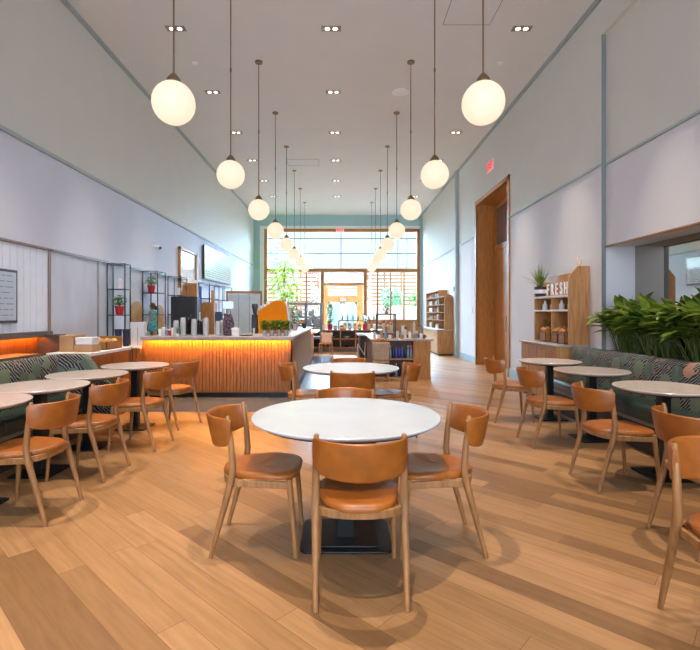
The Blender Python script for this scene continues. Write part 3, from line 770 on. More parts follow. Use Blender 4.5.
MB().box(-3.2, CXR-.03, CY0+.05, CY0+.1, 0.004, .1).box(CXR-.09, CXR-.05, CY0+.1, 12.8, 0.004, .1).build('toe_kick', black, t)
MB().box(-3.18, CXR-.02, CY0-.07, CY0-.045, .944, .954).build('led_strip', led_m, t)
t = thing('low_counter', 'lower white-topped oak counter left of the glowing service counter', 'counter')
MB().box(-3.88, -3.25, 7.76, 8.35, .01, .80).build('counter_carcass', counter_w, t)
m_ = MB(); x = -3.88
while x < -3.3: m_.box(x, x+.055, 7.74, 7.76, .08, .80); x += .07
m_.build('front_slats', counter_w, t, bevel=.004)
MB().box(-3.89, -3.245, 7.70, 8.36, .80, .83).build('worktop', paper, t, bevel=.004)
t = thing('side_cabinet', 'orange-lit oak side cabinet with white top behind the left banquette', 'cabinet')
MB().box(-3.47, -2.99, 5.68, 6.68, .0, .86).build('cabinet_body', wood('warm_oak', '#9a5a1c', .45), t, bevel=.003)
MB().box(-3.49, -2.96, 5.62, 6.70, .86, .90).build('worktop', paper, t, bevel=.004)
for k in range(2): MB().box(-2.99, -2.975, 5.70+.49*k, 6.17+.49*k, .06, .84).build('cabinet_door', MATS['warm_oak'], t, bevel=.003)
# back bar cabinets under the black shelves
t = thing('back_bar', 'low cabinet run along the left wall beneath the black shelving', 'cabinet')
MB().box(XL+.045, -3.55, 8.4, 16, 0.005, .86).build('cabinet_body', greym, t); MB().box(XL+.045, -3.5, 8.38, 16, .86, .9).build('worktop', stone_top, t)

# things on the side cabinet
def carton(loc, sx, sy, sz, m, label, name='cardboard_box', rz=0, lid=None, cat='box'):
    t = thing(name, label, cat, loc, rz)
    MB().box(-sx/2, sx/2, -sy/2, sy/2, 0, sz).build('box_body', m, t, bevel=.003)
    if lid: MB().box(-sx/2-.004, sx/2+.004, -sy/2-.004, sy/2+.004, sz*.75, sz+.004).build('lid', lid, t, bevel=.003)
    else: MB().box(-sx/2, sx/2, -.012, .012, sz, sz+.002).build('tape', MATS['goods_1'], t)
    return t
carton((-3.36, 5.95, .90), .17, .28, .2, cardb, 'plain cardboard box at the left of the side cabinet top')
carton((-3.12, 5.85, .90), .22, .2, .09, cardb, 'small brown box under the pale lidded box on the side cabinet', lid=None)
carton((-3.12, 5.85, .993), .2, .18, .08, paper, 'pale lidded box stacked in the middle of the side cabinet', 'lidded_box', lid=paper)
t = thing('snack_crate', 'open wooden crate of snacks on the side cabinet near its right end', 'crate', (-3.18, 6.32, .90))
MB().box(-.17, .17, -.22, .22, 0, .015).box(-.17, -.16, -.22, .22, 0, .1).box(.16, .17, -.22, .22, 0, .1).box(-.17, .17, -.22, -.21, 0, .1).box(-.17, .17, .21, .22, 0, .16).build('crate_box', oakb_y, t)
t2 = MB()
k = 0
for sx in (-.1, 0, .1):
    for sy in (-.13, 0, .13):
        o = MB().ball((-3.18+sx, 6.32+sy, .90+.075), .048, 1, 1.1, 1.25, 12, 8).build('snack_packet', [bread, cardb, bm_[6]][(k) % 3], smooth=True)
        tag(o, ['brown', 'tan', 'yellow'][k % 3]+' snack packet in the open crate, '+['front', 'middle', 'back'][int((sy+.13)/.13+.5)]+' row '+['left', 'centre', 'right'][int((sx+.1)/.1+.5)], 'snack', 'packets in the snack crate'); k += 1
def tub(loc, r, h, m, name, label, cat, group=None, sides=20):
    t = thing(name, label, cat, loc, 0, group)
    MB().lathe([(r*.82, 0), (r, h), (r*1.05, h), (r*1.05, h-.015), (r*.99, h-.015)], sides, cap=False).lathe([(r*.8, .002), (r*.82, 0)], sides).build('tub_body', m, t, smooth=True)
    MB().lathe([(r*1.06, h-.02), (r*1.08, h-.01), (r*1.06, h)], sides, cap=False).build('rim', m, t, smooth=True)
    return t
tub((-3.65, 7.785, .83), .056, .28, navy, 'storage_tub', 'left navy tub on the low white counter', 'tub', 'navy tubs on the low counter')
tub((-3.52, 7.785, .83), .056, .28, navy, 'storage_tub', 'right navy tub on the low white counter', 'tub', 'navy tubs on the low counter')
carton((-3.43, 7.93, .83), .11, .13, .39, paper, 'left tall white paper bag box beside the counter end', 'white_box', lid=paper)
carton((-3.315, 7.93, .83), .10, .13, .39, paper, 'right tall white paper bag box beside the counter end', 'white_box', lid=paper)

# small figure
t = thing('figurine', 'small standing figure of a dark-haired woman in a teal dress on the counter', 'figurine', (X(152.5, 8.1), 8.1, .995), math.radians(100))
H = .56
MB().lathe([(.035, .46), (.022, .44), (.02, .42), (.05, .40), (.06, .375), (.05, .30), (.04, .26), (.045, .2)], 16).tube([(-.02, 0, .1), (-.02, 0, 0.0), (-.02, .03, 0.0)], [.016, .013, .01], 8).tube([(.02, 0, .1), (.02, 0, 0.0), (.02, .03, 0.0)], [.016, .013, .01], 8)\
    .tube([(-.055, 0, .385), (-.07, .01, .3), (-.05, .05, .22)], [.016, .013, .01], 8).tube([(.055, 0, .385), (.07, .01, .3), (.05, .05, .22)], [.016, .013, .01], 8).ball((0, .005, .495), .04, .85, .95, 1.15).ball((0, .045, .49), .009).build('body', skin, t, smooth=True)
MB().lathe([(.08, .07), (.085, .09), (.078, .18), (.062, .25), (.055, .3), (.066, .37), (.055, .41), (.03, .425)], 20).build('dress', teal, t, smooth=True)
MB().ball((0, -.008, .51), .045, .98, 1, 1.1).ball((0, -.05, .47), .028, 1, 1, 1.5).build('hair', hair, t, smooth=True)

# shelves, left wall
def shelving(y0, y1, label, zs=(1.34, 1.77)):
    t = thing('metal_shelving', label, 'shelving', (0, 0, 0), 0, 'black shelving frames on the left wall')
    x0, x1 = -3.86, -3.57; m_ = MB(); r = .009
    zb = .9 if y0 > 8.3 else .83
    for x in (x0, x1):
        for y in (y0, y1): m_.box(x-r, x+r, y-r, y+r, zb, 2.2)
    for z in (2.19,)+tuple(zs):
        for x in (x0, x1): m_.box(x-r, x+r, y0, y1, z-.007, z+.007)
        for y in (y0, y1): m_.box(x0, x1, y-r, y+r, z-.007, z+.007)
    m_.build('frame', black, t)
    for z in zs: MB().box(x0+r, x1-r, y0+r, y1-r, z-.004, z+.006).build('shelf', cupglass, t)
    return t
shelving(7.85, 8.05, 'black metal shelving frame nearest the camera on the left wall')
shelving(9.25, 9.65, 'second black metal shelving frame along the left wall')
shelving(10.6, 11.0, 'third black metal shelving frame, behind the black fridge')
shelving(12.9, 13.9, 'fourth black metal shelving frame, beyond the wood tower')
shelving(14.5, 15.5, 'farthest black metal shelving frame by the pale doors')
for (px_, d, zz, lb) in ((119.5, 7.95, 1.349, 'green plant in red pot on the nearest black shelf'), (147.5, 9.42, 1.779, 'green plant in red pot on the second black shelf')):
    bushy('potted_plant', lb, 'potted plant', (min(-3.66, max(-3.76, X(px_, d))), d, zz), .1, .17, .075, .14, red, leaf_mid, 60, .08, .06)
k = 0
for (y, z, h, m_m, lb) in ((10.85, 1.779, .16, white, 'white bottle on the third frame upper shelf'), (9.38, 1.349, .2, white, 'white jug on the second shelving frame lower shelf'), (9.56, 1.349, .15, bm_[7], 'slate canister on the second frame lower shelf'), (7.95, 1.779, .17, paper, 'pale canister on the nearest frame upper shelf'), (10.8, 1.349, .2, bm_[4], 'white canister on the third frame lower shelf'), (13.3, 1.349, .2, bm_[1], 'cream canister on the fourth frame lower shelf')):
    t = thing('canister', lb, 'canister', (-3.7, y, z)); MB().lathe([(.05, 0), (.055, h*.2), (.05, h*.8), (.03, h)], 16).build('canister_body', m_m, t, smooth=True); MB().lathe([(.032, h), (.03, h+.02)], 12).build('lid', steel, t)
# flat brown rounded shapes against the wall behind the shelves
for (y, w_, z0, z1, lb) in ((9.0, .5, .9, 1.6, 'brown rounded shape on the wall behind the second shelving frame'), (10.1, .5, .9, 1.55, 'brown rounded shape on the wall between the shelving frames')):
    m_ = MB(); pts = [(y-w_/2, z0), (y-w_/2, z1-.15)]+[(y-w_/2*math.cos(a), z1-.15+.15*math.sin(a)) for a in [PI*q/10 for q in range(1, 10)]]+[(y+w_/2, z1-.15), (y+w_/2, z0)]
    tag(m_.prism(pts, 'x', -3.89+.015, -3.875+.01+.003).build('rounded_brown_shape', cork), lb, 'board')

# wood tower with framed mirror high on the left wall
t = thing('wood_tower', 'tall oak framed tower with a glazed top panel on the left wall', 'shelf tower')
x0, x1, y0, y1 = XL+.005, XL+.07, 11.35, 12.7
MB().box(x0, x1, y0, y0+.08, .9, 2.97).box(x0, x1, y1-.08, y1, .9, 2.97).box(x0, x1, y0, y1, 2.9, 2.97).box(x0, x1, y0, y1, 2.13, 2.24).box(x0, x1+.2, y0+.6, y0+.66, .9, 2.13).build('tower_frame', oakb, t, bevel=.004)
MB().box(x0, x0+.02, y0+.08, y1-.08, .9, 2.13).build('back_panel', oakd, t); MB().box(x0, x0+.02, y0+.08, y1-.08, 2.24, 2.9).build('glass_panel', mat('pale_glazing', '#e4ebef', .08, vary=.02), t)
# tv
t = thing('wall_tv', 'wide glossy screen on the left wall reflecting the window', 'screen', (XL, 14.9, 2.82))
MB().box(.03, .08, -1.6, 1.6, -.48, .48).build('bezel', blackpl, t, bevel=.005); MB().box(.08, .083, -1.56, 1.56, -.44, .44).build('screen', mat('screen_glass', '#cdd8e6', .06, vary=.02, spec=.9), t)  # bright window reflection is put into the pale screen colour
MB().box(.002, .03, -.3, .3, -.2, .2).build('bracket', black, t)
m_ = MB()  # grey bars paint the window louvres mirrored in the lower screen
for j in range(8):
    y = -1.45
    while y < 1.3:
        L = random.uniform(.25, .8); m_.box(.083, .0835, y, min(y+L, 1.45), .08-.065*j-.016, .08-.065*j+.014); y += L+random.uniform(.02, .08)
m_.build('reflected_stripes', mat('reflection_grey', '#7c8494', .2), t)

# black fridge
t = thing('black_fridge', 'tall black drinks cabinet standing behind the counter', 'fridge', (0, 0, 0.004))
MB().box(-3.28, -2.78, 9.15, 9.34, .05, 1.69).build('cabinet_body', blackpl, t, bevel=.01); MB().box(-3.25, -2.81, 9.17, 9.32, 0, .05).build('plinth', black, t); MB().box(-3.26, -2.8, 9.13, 9.15, .1, 1.66).build('door', mat('charcoal_door', '#242226', .3), t, bevel=.005)
# brown cabinet with tan post
t = thing('brown_cabinet', 'brown arched storage cabinet with a pale oak post behind the counter', 'cabinet', (0, 0, .004))
MB().prism([(-3.28, 0), (-3.28, 1.55), (-3.22, 1.62), (-3.05, 1.62), (-3.02, 1.6), (-3.02, 0)], 'y', 11.1, 11.6).build('cabinet_body', oakd, t); MB().box(-3.02, -2.96, 11.05, 11.12, 0, 1.9).build('post', oakb, t)
# blue apron hanging on the wood tower
o = MB()
vs = []; 
for i in range(7):
    for j in range(5):
        z = 2.05-.11*i; vs.append((XL+.30+.02*math.sin(j*2.2+i*.4), 12.1+(j-2)*.05*(1+i*.12), z))
for i in range(7):
    for j in range(5):
        z = 2.05-.11*i; vs.append((XL+.315+.02*math.sin(j*2.2+i*.4), 12.1+(j-2)*.05*(1+i*.12), z))
fs = []
for q in (0, 35):
    for i in range(6):
        for j in range(4): a = q+i*5+j; fs.append((a, a+1, a+6, a+5))
for i in range(6): fs += [(i*5, i*5+5, i*5+40, i*5+35), (i*5+4, i*5+9, i*5+44, i*5+39)]
for j in range(4): fs += [(j, j+1, j+36, j+35), (30+j, 31+j, 66+j, 65+j)]
tag(o.add(vs, fs).build('hanging_apron', mat('blue_cotton', '#1d3f8a', .8), smooth=True), 'bright blue apron hanging on the oak tower', 'apron')

# framed pale doors at the back left
t = thing('pale_screen', 'pale panelled screen with oak top rail standing behind the counter', 'screen', (0, 0, 0))
d = 13.6; xa, xb_ = X(226, d), X(262, d)
MB().box(xa, xb_, d, d+.06, Z(293.5, d), Z(291, d)).box(xa, xa+.05, d, d+.06, 0.004, Z(293, d)).box(xb_-.05, xb_, d, d+.06, 0.004, Z(293, d)).build('screen_frame', oakb, t)
n = 3; L = (xb_-xa-.1)/n
for k in range(n): MB().box(xa+.05+L*k+.01, xa+.05+L*(k+1)-.01, d+.02, d+.04, .03, Z(294, d)).build('screen_panel', mat('screen_pale_panel', '#e2e7e9', .35, vary=.03), t, bevel=.004)
MB().box(xa+.05+L-.012, xa+.05+L+.012, d+.01, d+.03, .03, Z(294, d)).box(xa+.05+2*L-.012, xa+.05+2*L+.012, d+.01, d+.03, .03, Z(294, d)).build('screen_trim', steel, t)

ZT = .996
def cup_stack(x, y, n, label, m=cupglass, r=.046):
    t = thing('cup_stack', label, 'cups', (x, y, ZT), 0, 'stacks of clear cups on the counter')
    MB().lathe([(r*.98, 0), (r*.8, .11)], 16, cap=False).lathe([(r*.8, .11), (.004, .112)], 16, cap=False).build('cup', m, t, smooth=True)
    m_ = MB()
    for j in range(1, n): m_.lathe([(r, .012*j), (r*1.04, .012*j+.004), (r*.80, .11+.012*j), (r*.78, .112+.012*j)], 16, cap=False)
    m_.lathe([(r*.8, .11+.012*(n-1)), (.004, .112+.012*(n-1))], 16, cap=False)
    m_.build('nested_cups', m, t, smooth=True)
frost = mat('frosted_cup', '#dcdcde', .25, vary=.03)
_nt = frost.node_tree; _t = node(_nt, 'ShaderNodeBsdfTransparent'); _x = node(_nt, 'ShaderNodeMixShader'); _x.inputs[0].default_value = .55
link(_nt, _t.outputs[0], _x.inputs[1]); link(_nt, _nt.nodes['Principled BSDF'].outputs[0], _x.inputs[2]); link(_nt, _x.outputs[0], _nt.nodes['Material Output'].inputs['Surface'])
pos = [(176, 8.0, 5), (183, 7.95, 9), (188.5, 8.1, 12), (194, 7.95, 7), (200, 8.1, 6), (206, 8.0, 9), (218, 8.05, 4), (222.5, 8.2, 5)]
ds = ['leftmost clear cup stack on the counter, beside the small herb', 'second clear cup stack from the left, before the black fridge', 'tallest clear cup stack, at the middle of the cup row', 'clear cup stack just right of the tallest one', 'short clear cup stack before the blue apron', 'clear cup stack left of the brown cabinet post', 'low frosted cup stack before the dark canister', 'low frosted cup stack left of the floral bag']
for (px_, d, n), lb in zip(pos, ds): cup_stack(X(px_, d), d, n+8, lb, frost if px_ > 210 or n % 2 else cupglass)
k = 0
for px_, h, m_m, lb in ((160, .10, white, 'white cup at the left end of the counter by the figurine'), (163.5, .13, paper, 'tall white cup near the left end of the counter'), (167, .1, bm_[7], 'slate cup in the left cup row'), (170, .09, red, 'small red can among the cups on the counter'), (173, .12, bm_[4], 'ivory cup right of the red can')):
    t = thing('paper_cup', lb, 'cup', (X(px_, 8.0), 8.0, ZT)); MB().lathe([(.022, 0), (.03, h)], 14).build('cup_body', m_m, t, smooth=True); MB().lathe([(.032, h), (.028, h+.012)], 14).build('lid', white, t, smooth=True)
bushy('potted_herb', 'tiny bright green herb on the counter before the black fridge', 'potted plant', (X(177.5, 7.85), 7.85, ZT), .04, .1, .03, .04, white, leaf_mid, 24, .05, .02)
# monitor, dark canister, floral bag, white box, tray
t = thing('register_monitor', 'pale blue glowing register monitor on the service counter', 'monitor', (X(228, 8.2), 8.2, ZT))
MB().box(-.09, .09, 0, .02, .45, .58).build('monitor_body', white, t, bevel=.004); MB().box(-.083, .083, -.003, 0, .457, .573).build('screen', mat('pos_screen', '#b9cfea', .3, emit='#b9d6ff', es=.5), t); MB().tube([(0, .03, 0), (0, .03, .5)], .01).lathe([(.06, 0), (.06, .01)], 16, (0, .03, 0)).build('stand', steel, t, smooth=True)
t = thing('coffee_canister', 'square navy canister on the counter left of the floral bag', 'canister', (X(219, 8.35), 8.35, ZT)); MB().box(-.06, .06, -.06, .06, .12, .37).build('canister_body', navy, t, bevel=.01); MB().box(-.05, .05, -.05, .05, 0, .12).build('stand', black, t); MB().box(-.055, .055, -.055, .055, .37, .4).build('lid', black, t, bevel=.005)
floral = leafmat('floral_cloth', '#26233a', '#8a6a74', 40)
t = thing('floral_bag', 'dark floral patterned bag standing on the counter', 'bag', (X(228.5, 8.05), 8.05, ZT)); MB().prism([(-.08, 0), (-.09, .2), (-.06, .38), (.05, .36), (.09, .2), (.08, 0)], 'y', -.06, .06).build('bag_body', floral, t, smooth=True, bevel=.02, seg=3); MB().tube([(-.04, 0, .36), (-.03, 0, .44), (.03, 0, .44), (.04, 0, .36)], .006).build('handle', floral, t)
carton((X(236, 7.95), 7.95, ZT), .12, .12, .13, paper, 'small white box beside the floral bag on the counter', 'white_box', lid=white)
tag(MB().lathe([(.10, 0), (.12, .012), (.115, .014), (.09, .005)], 20, (X(246, 8.0), 8.0, ZT)).build('serving_tray', blackpl, smooth=True), 'round black tray on the counter before the pale screen', 'tray')
# grinder and amber machine
d = 8.9
t = thing('coffee_grinder', 'black coffee grinder left of the amber machine', 'grinder', (X(255, d), d, .0965)); zt = 0
MB().box(-.05, .05, -.08, .1, .9, 1.25).box(-.04, .04, -.12, -.02, 1.18, 1.25).build('grinder_body', blackpl, t, bevel=.008); MB().lathe([(.03, 1.25), (.06, 1.40), (.055, 1.45)], 16).build('hopper', mat('smoke_hopper', '#3c3c42', .2), t, smooth=True); MB().lathe([(.035, .9), (.04, 1.0)], 12, (0, -.12, 0)).build('cup_holder', steel, t)
t = thing('amber_machine', 'amber-yellow curved espresso machine on the service counter', 'espresso machine', (0, 0, 0))
d = 8.75; MX = lambda p: X(p, d); MZ = lambda p: Z(p, d)
out = [(258.5, 333), (258, 311), (262, 309), (266, 306.5), (270, 303.5), (273.5, 301), (277, 300), (281, 300.3), (284.5, 302.5), (286.5, 307), (287.5, 314), (288, 333)]
MB().prism([(MX(a), max(.997, MZ(b_))) for a, b_ in out], 'y', 8.72, 8.76).build('side_panel', yellow, t, bevel=.006)
MB().prism([(MX(a), max(.997, MZ(b_))) for a, b_ in out], 'y', 9.24, 9.28).build('side_panel', yellow, t, bevel=.006)
MB().prism([(MX(a)*.998, max(.998, MZ(b_)-.03)) for a, b_ in out], 'y', 8.76, 9.24).build('machine_body', steel, t)
MB().tube([(MX(286), 8.7, MZ(303)), (MX(289.5), 8.7, MZ(312)), (MX(291.5), 8.72, MZ(329))], .012).tube([(MX(284), 8.9, MZ(302)), (MX(289.5), 8.9, MZ(309)), (MX(291), 8.9, MZ(322))], .01).build('steam_pipe', steel, t, smooth=True)
for j, (a, b_) in enumerate(((288.5, 308), (289.5, 315), (290, 322))): MB().tube([(MX(a), 8.8, MZ(b_)), (MX(a)+.06, 8.74, MZ(b_)-.01)], [.016, .02], 8).build('knob', oakd, t, smooth=True)
for j in range(6):
    tag(MB().lathe([(.02, 0), (.032, .05), (.03, .052)], 14, (MX(260)+.062*(j % 3), 8.85+.1*(j//3)+.0, MZ(308.5)-.0+.0 if j % 3 == 0 else MZ(308.5 if j % 3 == 0 else (307 if j % 3 == 1 else 304.5)))).build('espresso_cup', white, smooth=True),
        f'white espresso cup on the amber machine, {["front left", "front middle", "front right", "back left", "back middle", "back right"][j]} of the cluster', 'cup', 'cups on the amber machine')
# bucket plants
for j in range(4):
    px_ = 265+7*j
    bushy('bucket_herb', ['leftmost herb in a small metal bucket on the counter', 'second herb from the left in a metal bucket on the counter', 'third herb from the left in a metal bucket on the counter', 'rightmost herb in a small metal bucket on the counter'][j], 'potted plant', (X(px_, 7.95), 7.95, ZT), .07, .15, .05, .10, mat('galvanised', '#a9a6a8', .4, .5), leaf_mid, 130, .08, .03)['group'] = 'herb buckets on the counter'
t = bushy('potted_plant', 'bushy green plant in black pot on the far end of the counter', 'potted plant', (-1.15, 11.5, ZT), .16, .42, .10, .12, blackpl, leaf_mid, 110, .13, .06)
tub((-1.0, 10.4, ZT), .06, .14, steel, 'steel_pitcher', 'steel pitcher on the counter before the bushy plant', 'pitcher')
tub((-.92, 11.9, ZT), .06, .12, navy, 'ice_bucket', 'dark bucket at the far end of the counter', 'bucket')
# ------------------------------------------------------------------ beyond the counter
t = thing('pickup_counter', 'small oak pickup counter with amber lit side beyond the service counter', 'counter')
MB().box(-1.35, -.86, 13.1, 14.9, .02, .78).build('counter_carcass', wood('amber_oak', '#c47a28', .5), t); MB().box(-1.4, -.66, 13.0, 15, .82, .86).build('worktop', white, t, bevel=.004); MB().box(-1.35, -.86, 13.1, 14.9, .78, .82).build('top_batten', oakb, t)
MB().box(-.85, -.83, 13.15, 14.85, .79, .81).build('led_strip', emis('amber_led_soft', '#ff9a14', 5), t)
t = thing('low_chair', 'pale oak chair with beige back beyond the end of the counter', 'chair', (-.47, 14.5, .004), math.radians(170)); t.scale = (.8, .8, .98)
for sx in (-.2, .2):
    for sy in (-.2, .2): MB().tube([(sx*1.1, sy*1.1, 0), (sx, sy, .42 if sy > 0 else .7)], [.018, .022], 8).build('leg', oakb, t, smooth=True)
MB().box(-.23, .23, -.22, .23, .42, .46).build('seat', oakb_y, t, bevel=.01); MB().box(-.22, .22, -.24, -.21, .47, .78).build('backrest', mat('beige_pad', '#dccdbd', .7), t, bevel=.01)
t = thing('grey_shelving', 'grey open shelving unit near the back window, left of the entrance', 'shelving', (0, 0, 0))
x0, x1 = -1.95, -.68
for x in (x0, -1.25, x1-.05): MB().box(x, x+.08, 16.25, 16.74, 0, 1.72).build('upright', greym, t)
for z in (.5, .9, 1.2, 1.66): MB().box(x0, x1+.03, 16.2, 16.77, z, z+.07).build('shelf', greym, t)
for j, (x, z) in enumerate(((-1.75, 1.27), (-1.45, 1.27), (-1.02, 1.27), (-.85, .97), (-1.12, .97), (-1.6, .97))):
    tag(MB().box(x-.1, x+.1, 16.4, 16.6, z+.003, z+.2).build('storage_carton', paper, bevel=.004), ['left', 'middle', 'right'][j % 3]+' white carton on the '+('upper' if j < 3 else 'lower')+' shelf of the grey unit', 'box', 'white cartons on grey shelving')
# big fig tree by the window
def tree(name, label, cat, loc, h, r, zc, n, lm, L=.22, W=.12, pr=0, ph=0, pm=None, group=None):
    t = thing(name, label, cat, loc, 0, group)
    m_ = MB().tube([(0, 0, 0), (.05, .02, zc*.5), (-.03, 0, zc), (0, 0, h*.95)], [.05, .04, .03, .01], 8)
    for j in range(7):
        a = 2*PI*j/7; m_.tube([(0, 0, zc*.75+j*.1), (math.cos(a)*r*.6, math.sin(a)*r*.6, zc+random.uniform(0, h-zc)*.8)], [.02, .008], 6)
    m_.build('trunk', trunk, t, smooth=True)
    if pr: MB().lathe([(pr*.8, 0), (pr, ph), (pr*.9, ph)], 24).build('pot', pm, t, smooth=True)
    m_ = MB()
    for j in range(n):
        a = random.uniform(0, 2*PI); u = random.uniform(-1, 1); q = r*random.random()**.4; s_ = math.sqrt(1-u*u)
        zc2 = (zc+h)/2+.0; p = (math.cos(a)*s_*q, math.sin(a)*s_*q, zc2+u*(h-zc)/2*1.0*random.random()**.3+.0)
        m_.leaf(p, (math.cos(a), math.sin(a), random.uniform(-.4, .6)), L*random.uniform(.7, 1.2), W, .7, .2, 3)
    m_.build('foliage', lm, t, smooth=True)
tree('indoor_tree', 'tall yellow-green indoor tree by the left of the back window', 'tree', (-2.35, 19.8, 0), 3.75, .68, 1.5, 520, leaf_bright, .26, .1, .28, .4, greym)
bushy('potted_shrub', 'teal-green shrub beside the indoor tree at the back window', 'potted plant', (-1.1, 19.3, 0), .25, .75, .2, 1.2, greym, leaf_teal, 90, .16, .08)
# low cubby shelf before the entrance
SY = 16.8
t = thing('cubby_shelf', 'low walnut cubby shelf in front of the entrance', 'shelf', (0, SY, 0)); x0, x1 = -1.1, 1.6
darkoak = wood('dark_oak', '#7a5236', .5, 0)
MB().box(x0, x1, .35, .38, .12, .76).build('back_panel', MATS['dark_brown_panel'], t); MB().box(x0, x1, .02, .36, 0, .14).build('plinth', mat('grey_plinth', '#6f6660', .6), t)
for z in (.14, .45, .76): MB().box(x0, x1, 0, .38, z-.02, z+.02).build('shelf', oak_x, t)
n = 5
for k in range(n+1): MB().box(x0+(x1-x0)*k/n-.02, x0+(x1-x0)*k/n+.02, 0, .36, .14, .76).build('divider', oakb, t)
MB().box(-.1, x1, .28, .38, 1.08, 1.12).box(-.1, -.06, .3, .36, .78, 1.1).box(x1-.04, x1, .3, .36, .78, 1.1).build('upper_rail', darkoak, t)
goods = [(-.95, .2, 7), (-.78, .16, 5), (-.6, .18, 4), (-.2, .16, 2), (.02, .16, 3), (.14, .26, 6), (.31, .24, 7), (.5, .24, 6), (.66, .2, 5), (.98, .2, 1), (1.2, .2, 4)]
for j, (x, h, c) in enumerate(goods):
    t = thing('coffee_bag', f'{colr[c]} coffee bag, {["first","second","third","fourth","fifth","sixth","seventh","eighth","ninth","tenth","eleventh"][j]} from the left on the cubby shelf top', 'bag', (x, SY+.15, .78), 0, 'bags on the cubby shelf top')
    MB().prism([(-.06, 0), (-.065, h*.7), (-.05, h), (.05, h), (.065, h*.7), (.06, 0)], 'y', -.04, .04).build('bag_body', bm_[c], t, bevel=.008); MB().box(-.04, .04, -.046, -.04, h*.25, h*.6).build('bag_label', paper, t)
for j in range(7):
    t = thing('glass_bottle', f'dark glass bottle, {["first","second","third","fourth","fifth","sixth","seventh"][j]} from the left on the cubby shelf rail', 'bottle', (.05+.19*j, SY+.33, 1.12), 0, 'bottles on the cubby shelf rail')
    MB().lathe([(.032, 0), (.034, .1), (.014, .15), (.012, .2)], 12).build('bottle_body', bm_[7], t, smooth=True); MB().lathe([(.014, .2), (.014, .22)], 10).build('cap', black, t)
for j, (x, lb) in enumerate(((-.39, 'left magenta pot with tall clipped grass on the cubby shelf'), (.86, 'right magenta pot with short green sprig on the cubby shelf'))):
    bushy('magenta_planter', lb, 'potted plant', (x, SY+.14, .78), .13 if j == 0 else .05, .72 if j == 0 else .3, .10, .2, magenta, leaf_mid, 420 if j == 0 else 40, .10, .05)
for j, (x, z, m_m, lb) in enumerate(((-.33, .48, steel, 'shallow bowl in an upper cubby, left of centre'), (.2, .48, white, 'white bowl in the upper middle cubby'), (.2, .16, black, 'black bowl in the lower middle cubby'))):
    tag(MB().lathe([(.04, 0), (.12, .07), (.115, .07), (.04, .012)], 18, (x, SY+.16, z-.008)).build('bowl', m_m, smooth=True), lb, 'bowl')

# ------------------------------------------------------------------ display island
IY = 9.85
t = thing('display_island', 'oak display island with open bottle shelves, right of centre', 'display counter', (0, 0, 0))
x0, x1, y1 = .64, 1.86, 11.9
MB().box(X(413.5, IY), x1, IY, y1, .0, .80).build('end_panel', oakd, t, bevel=.004)
MB().box(x0, x0+.04, IY, y1, 0, .80).box(x0+.04, X(414, IY), IY+.34, IY+.37, 0.04, .8).box(X(388, IY)-.02, X(388, IY)+.02, IY+.01, IY+.34, .04, .8).build('side_panel', wood('walnut_panel', '#6b4632', .5), t)
MB().box(x0+.04, X(413.5, IY), IY+.02, IY+.34, .0, .05).box(x0+.04, X(413.5, IY), IY+.02, IY+.34, .40, .43).build('shelf', oakb, t)
MB().box(x0-.03, x1+.05, IY-.05, y1, .80, .835).build('worktop', stone_top, t, bevel=.004)
MB().box(.95, 1.85, IY+.5, y1-.2, .835, .90).build('riser', wood('dark_riser', '#5a4a42', .5, 0), t, bevel=.004)
bl = [mat('bottle_blue', '#2a5ac0', .2), mat('bottle_violet', '#5a2f90', .2), mat('bottle_dark', '#20263a', .2), mat('bottle_pale', '#8fa0b8', .2)]
cn = ['blue', 'violet', 'dark', 'pale']
for r_, z in (('upper', .43), ('lower', .05)):
    for j in range(8):
        c = ((3, 2, 0, 1, 0, 2, 3, 3) if r_ == 'upper' else (2, 2, 3, 2, 2, 3, 2, 2))[j]
        t = thing('drink_bottle', f'{cn[c]} bottle, {ordn[j]} from the left on the {r_} shelf of the display island', 'bottle', (X(391, IY)+.062*j, IY+.12, z), 0, f'bottles on the {r_} island shelf')
        MB().lathe([(.024, 0), (.026, .14), (.012, .2), (.012, .24)], 12).build('bottle_body', bl[c], t, smooth=True); MB().lathe([(.014, .24), (.014, .26)], 10).build('cap', white if c == 3 else black, t)
# tote/crate hanging front-left
t = thing('burlap_sack', 'beige sack of goods standing at the left front of the display island', 'sack', (X(381, 9.6), 9.62, 0))
MB().prism([(-.16, .42), (-.17, .62), (-.18, .79), (.18, .79), (.17, .62), (.15, .42)], 'y', -.12, .12).build('sack_body', mat('burlap', '#a8917c', .9, vary=.1, scale=30), t, bevel=.03, seg=3)
MB().box(-.16, .16, -.13, .13, .38, .42).build('stool_seat', oakb, t)
for sx in (-1, 1):
    for sy in (-1, 1): MB().tube([(sx*.15, sy*.11, 0), (sx*.13, sy*.10, .38)], .016, 8).build('stool_leg', oakb, t, smooth=True)
k = 0
for j in range(5):
    o = MB().ball((X(381, 9.6)-.12+.06*j, 9.6+random.uniform(-.04, .04), .82), .045, 1, 1, .9, 12, 8).build('bread_roll', bread, smooth=True)
    tag(o, ['leftmost', 'second', 'middle', 'fourth', 'rightmost'][j]+' golden roll on top of the beige sack', 'bread', 'rolls on the sack')
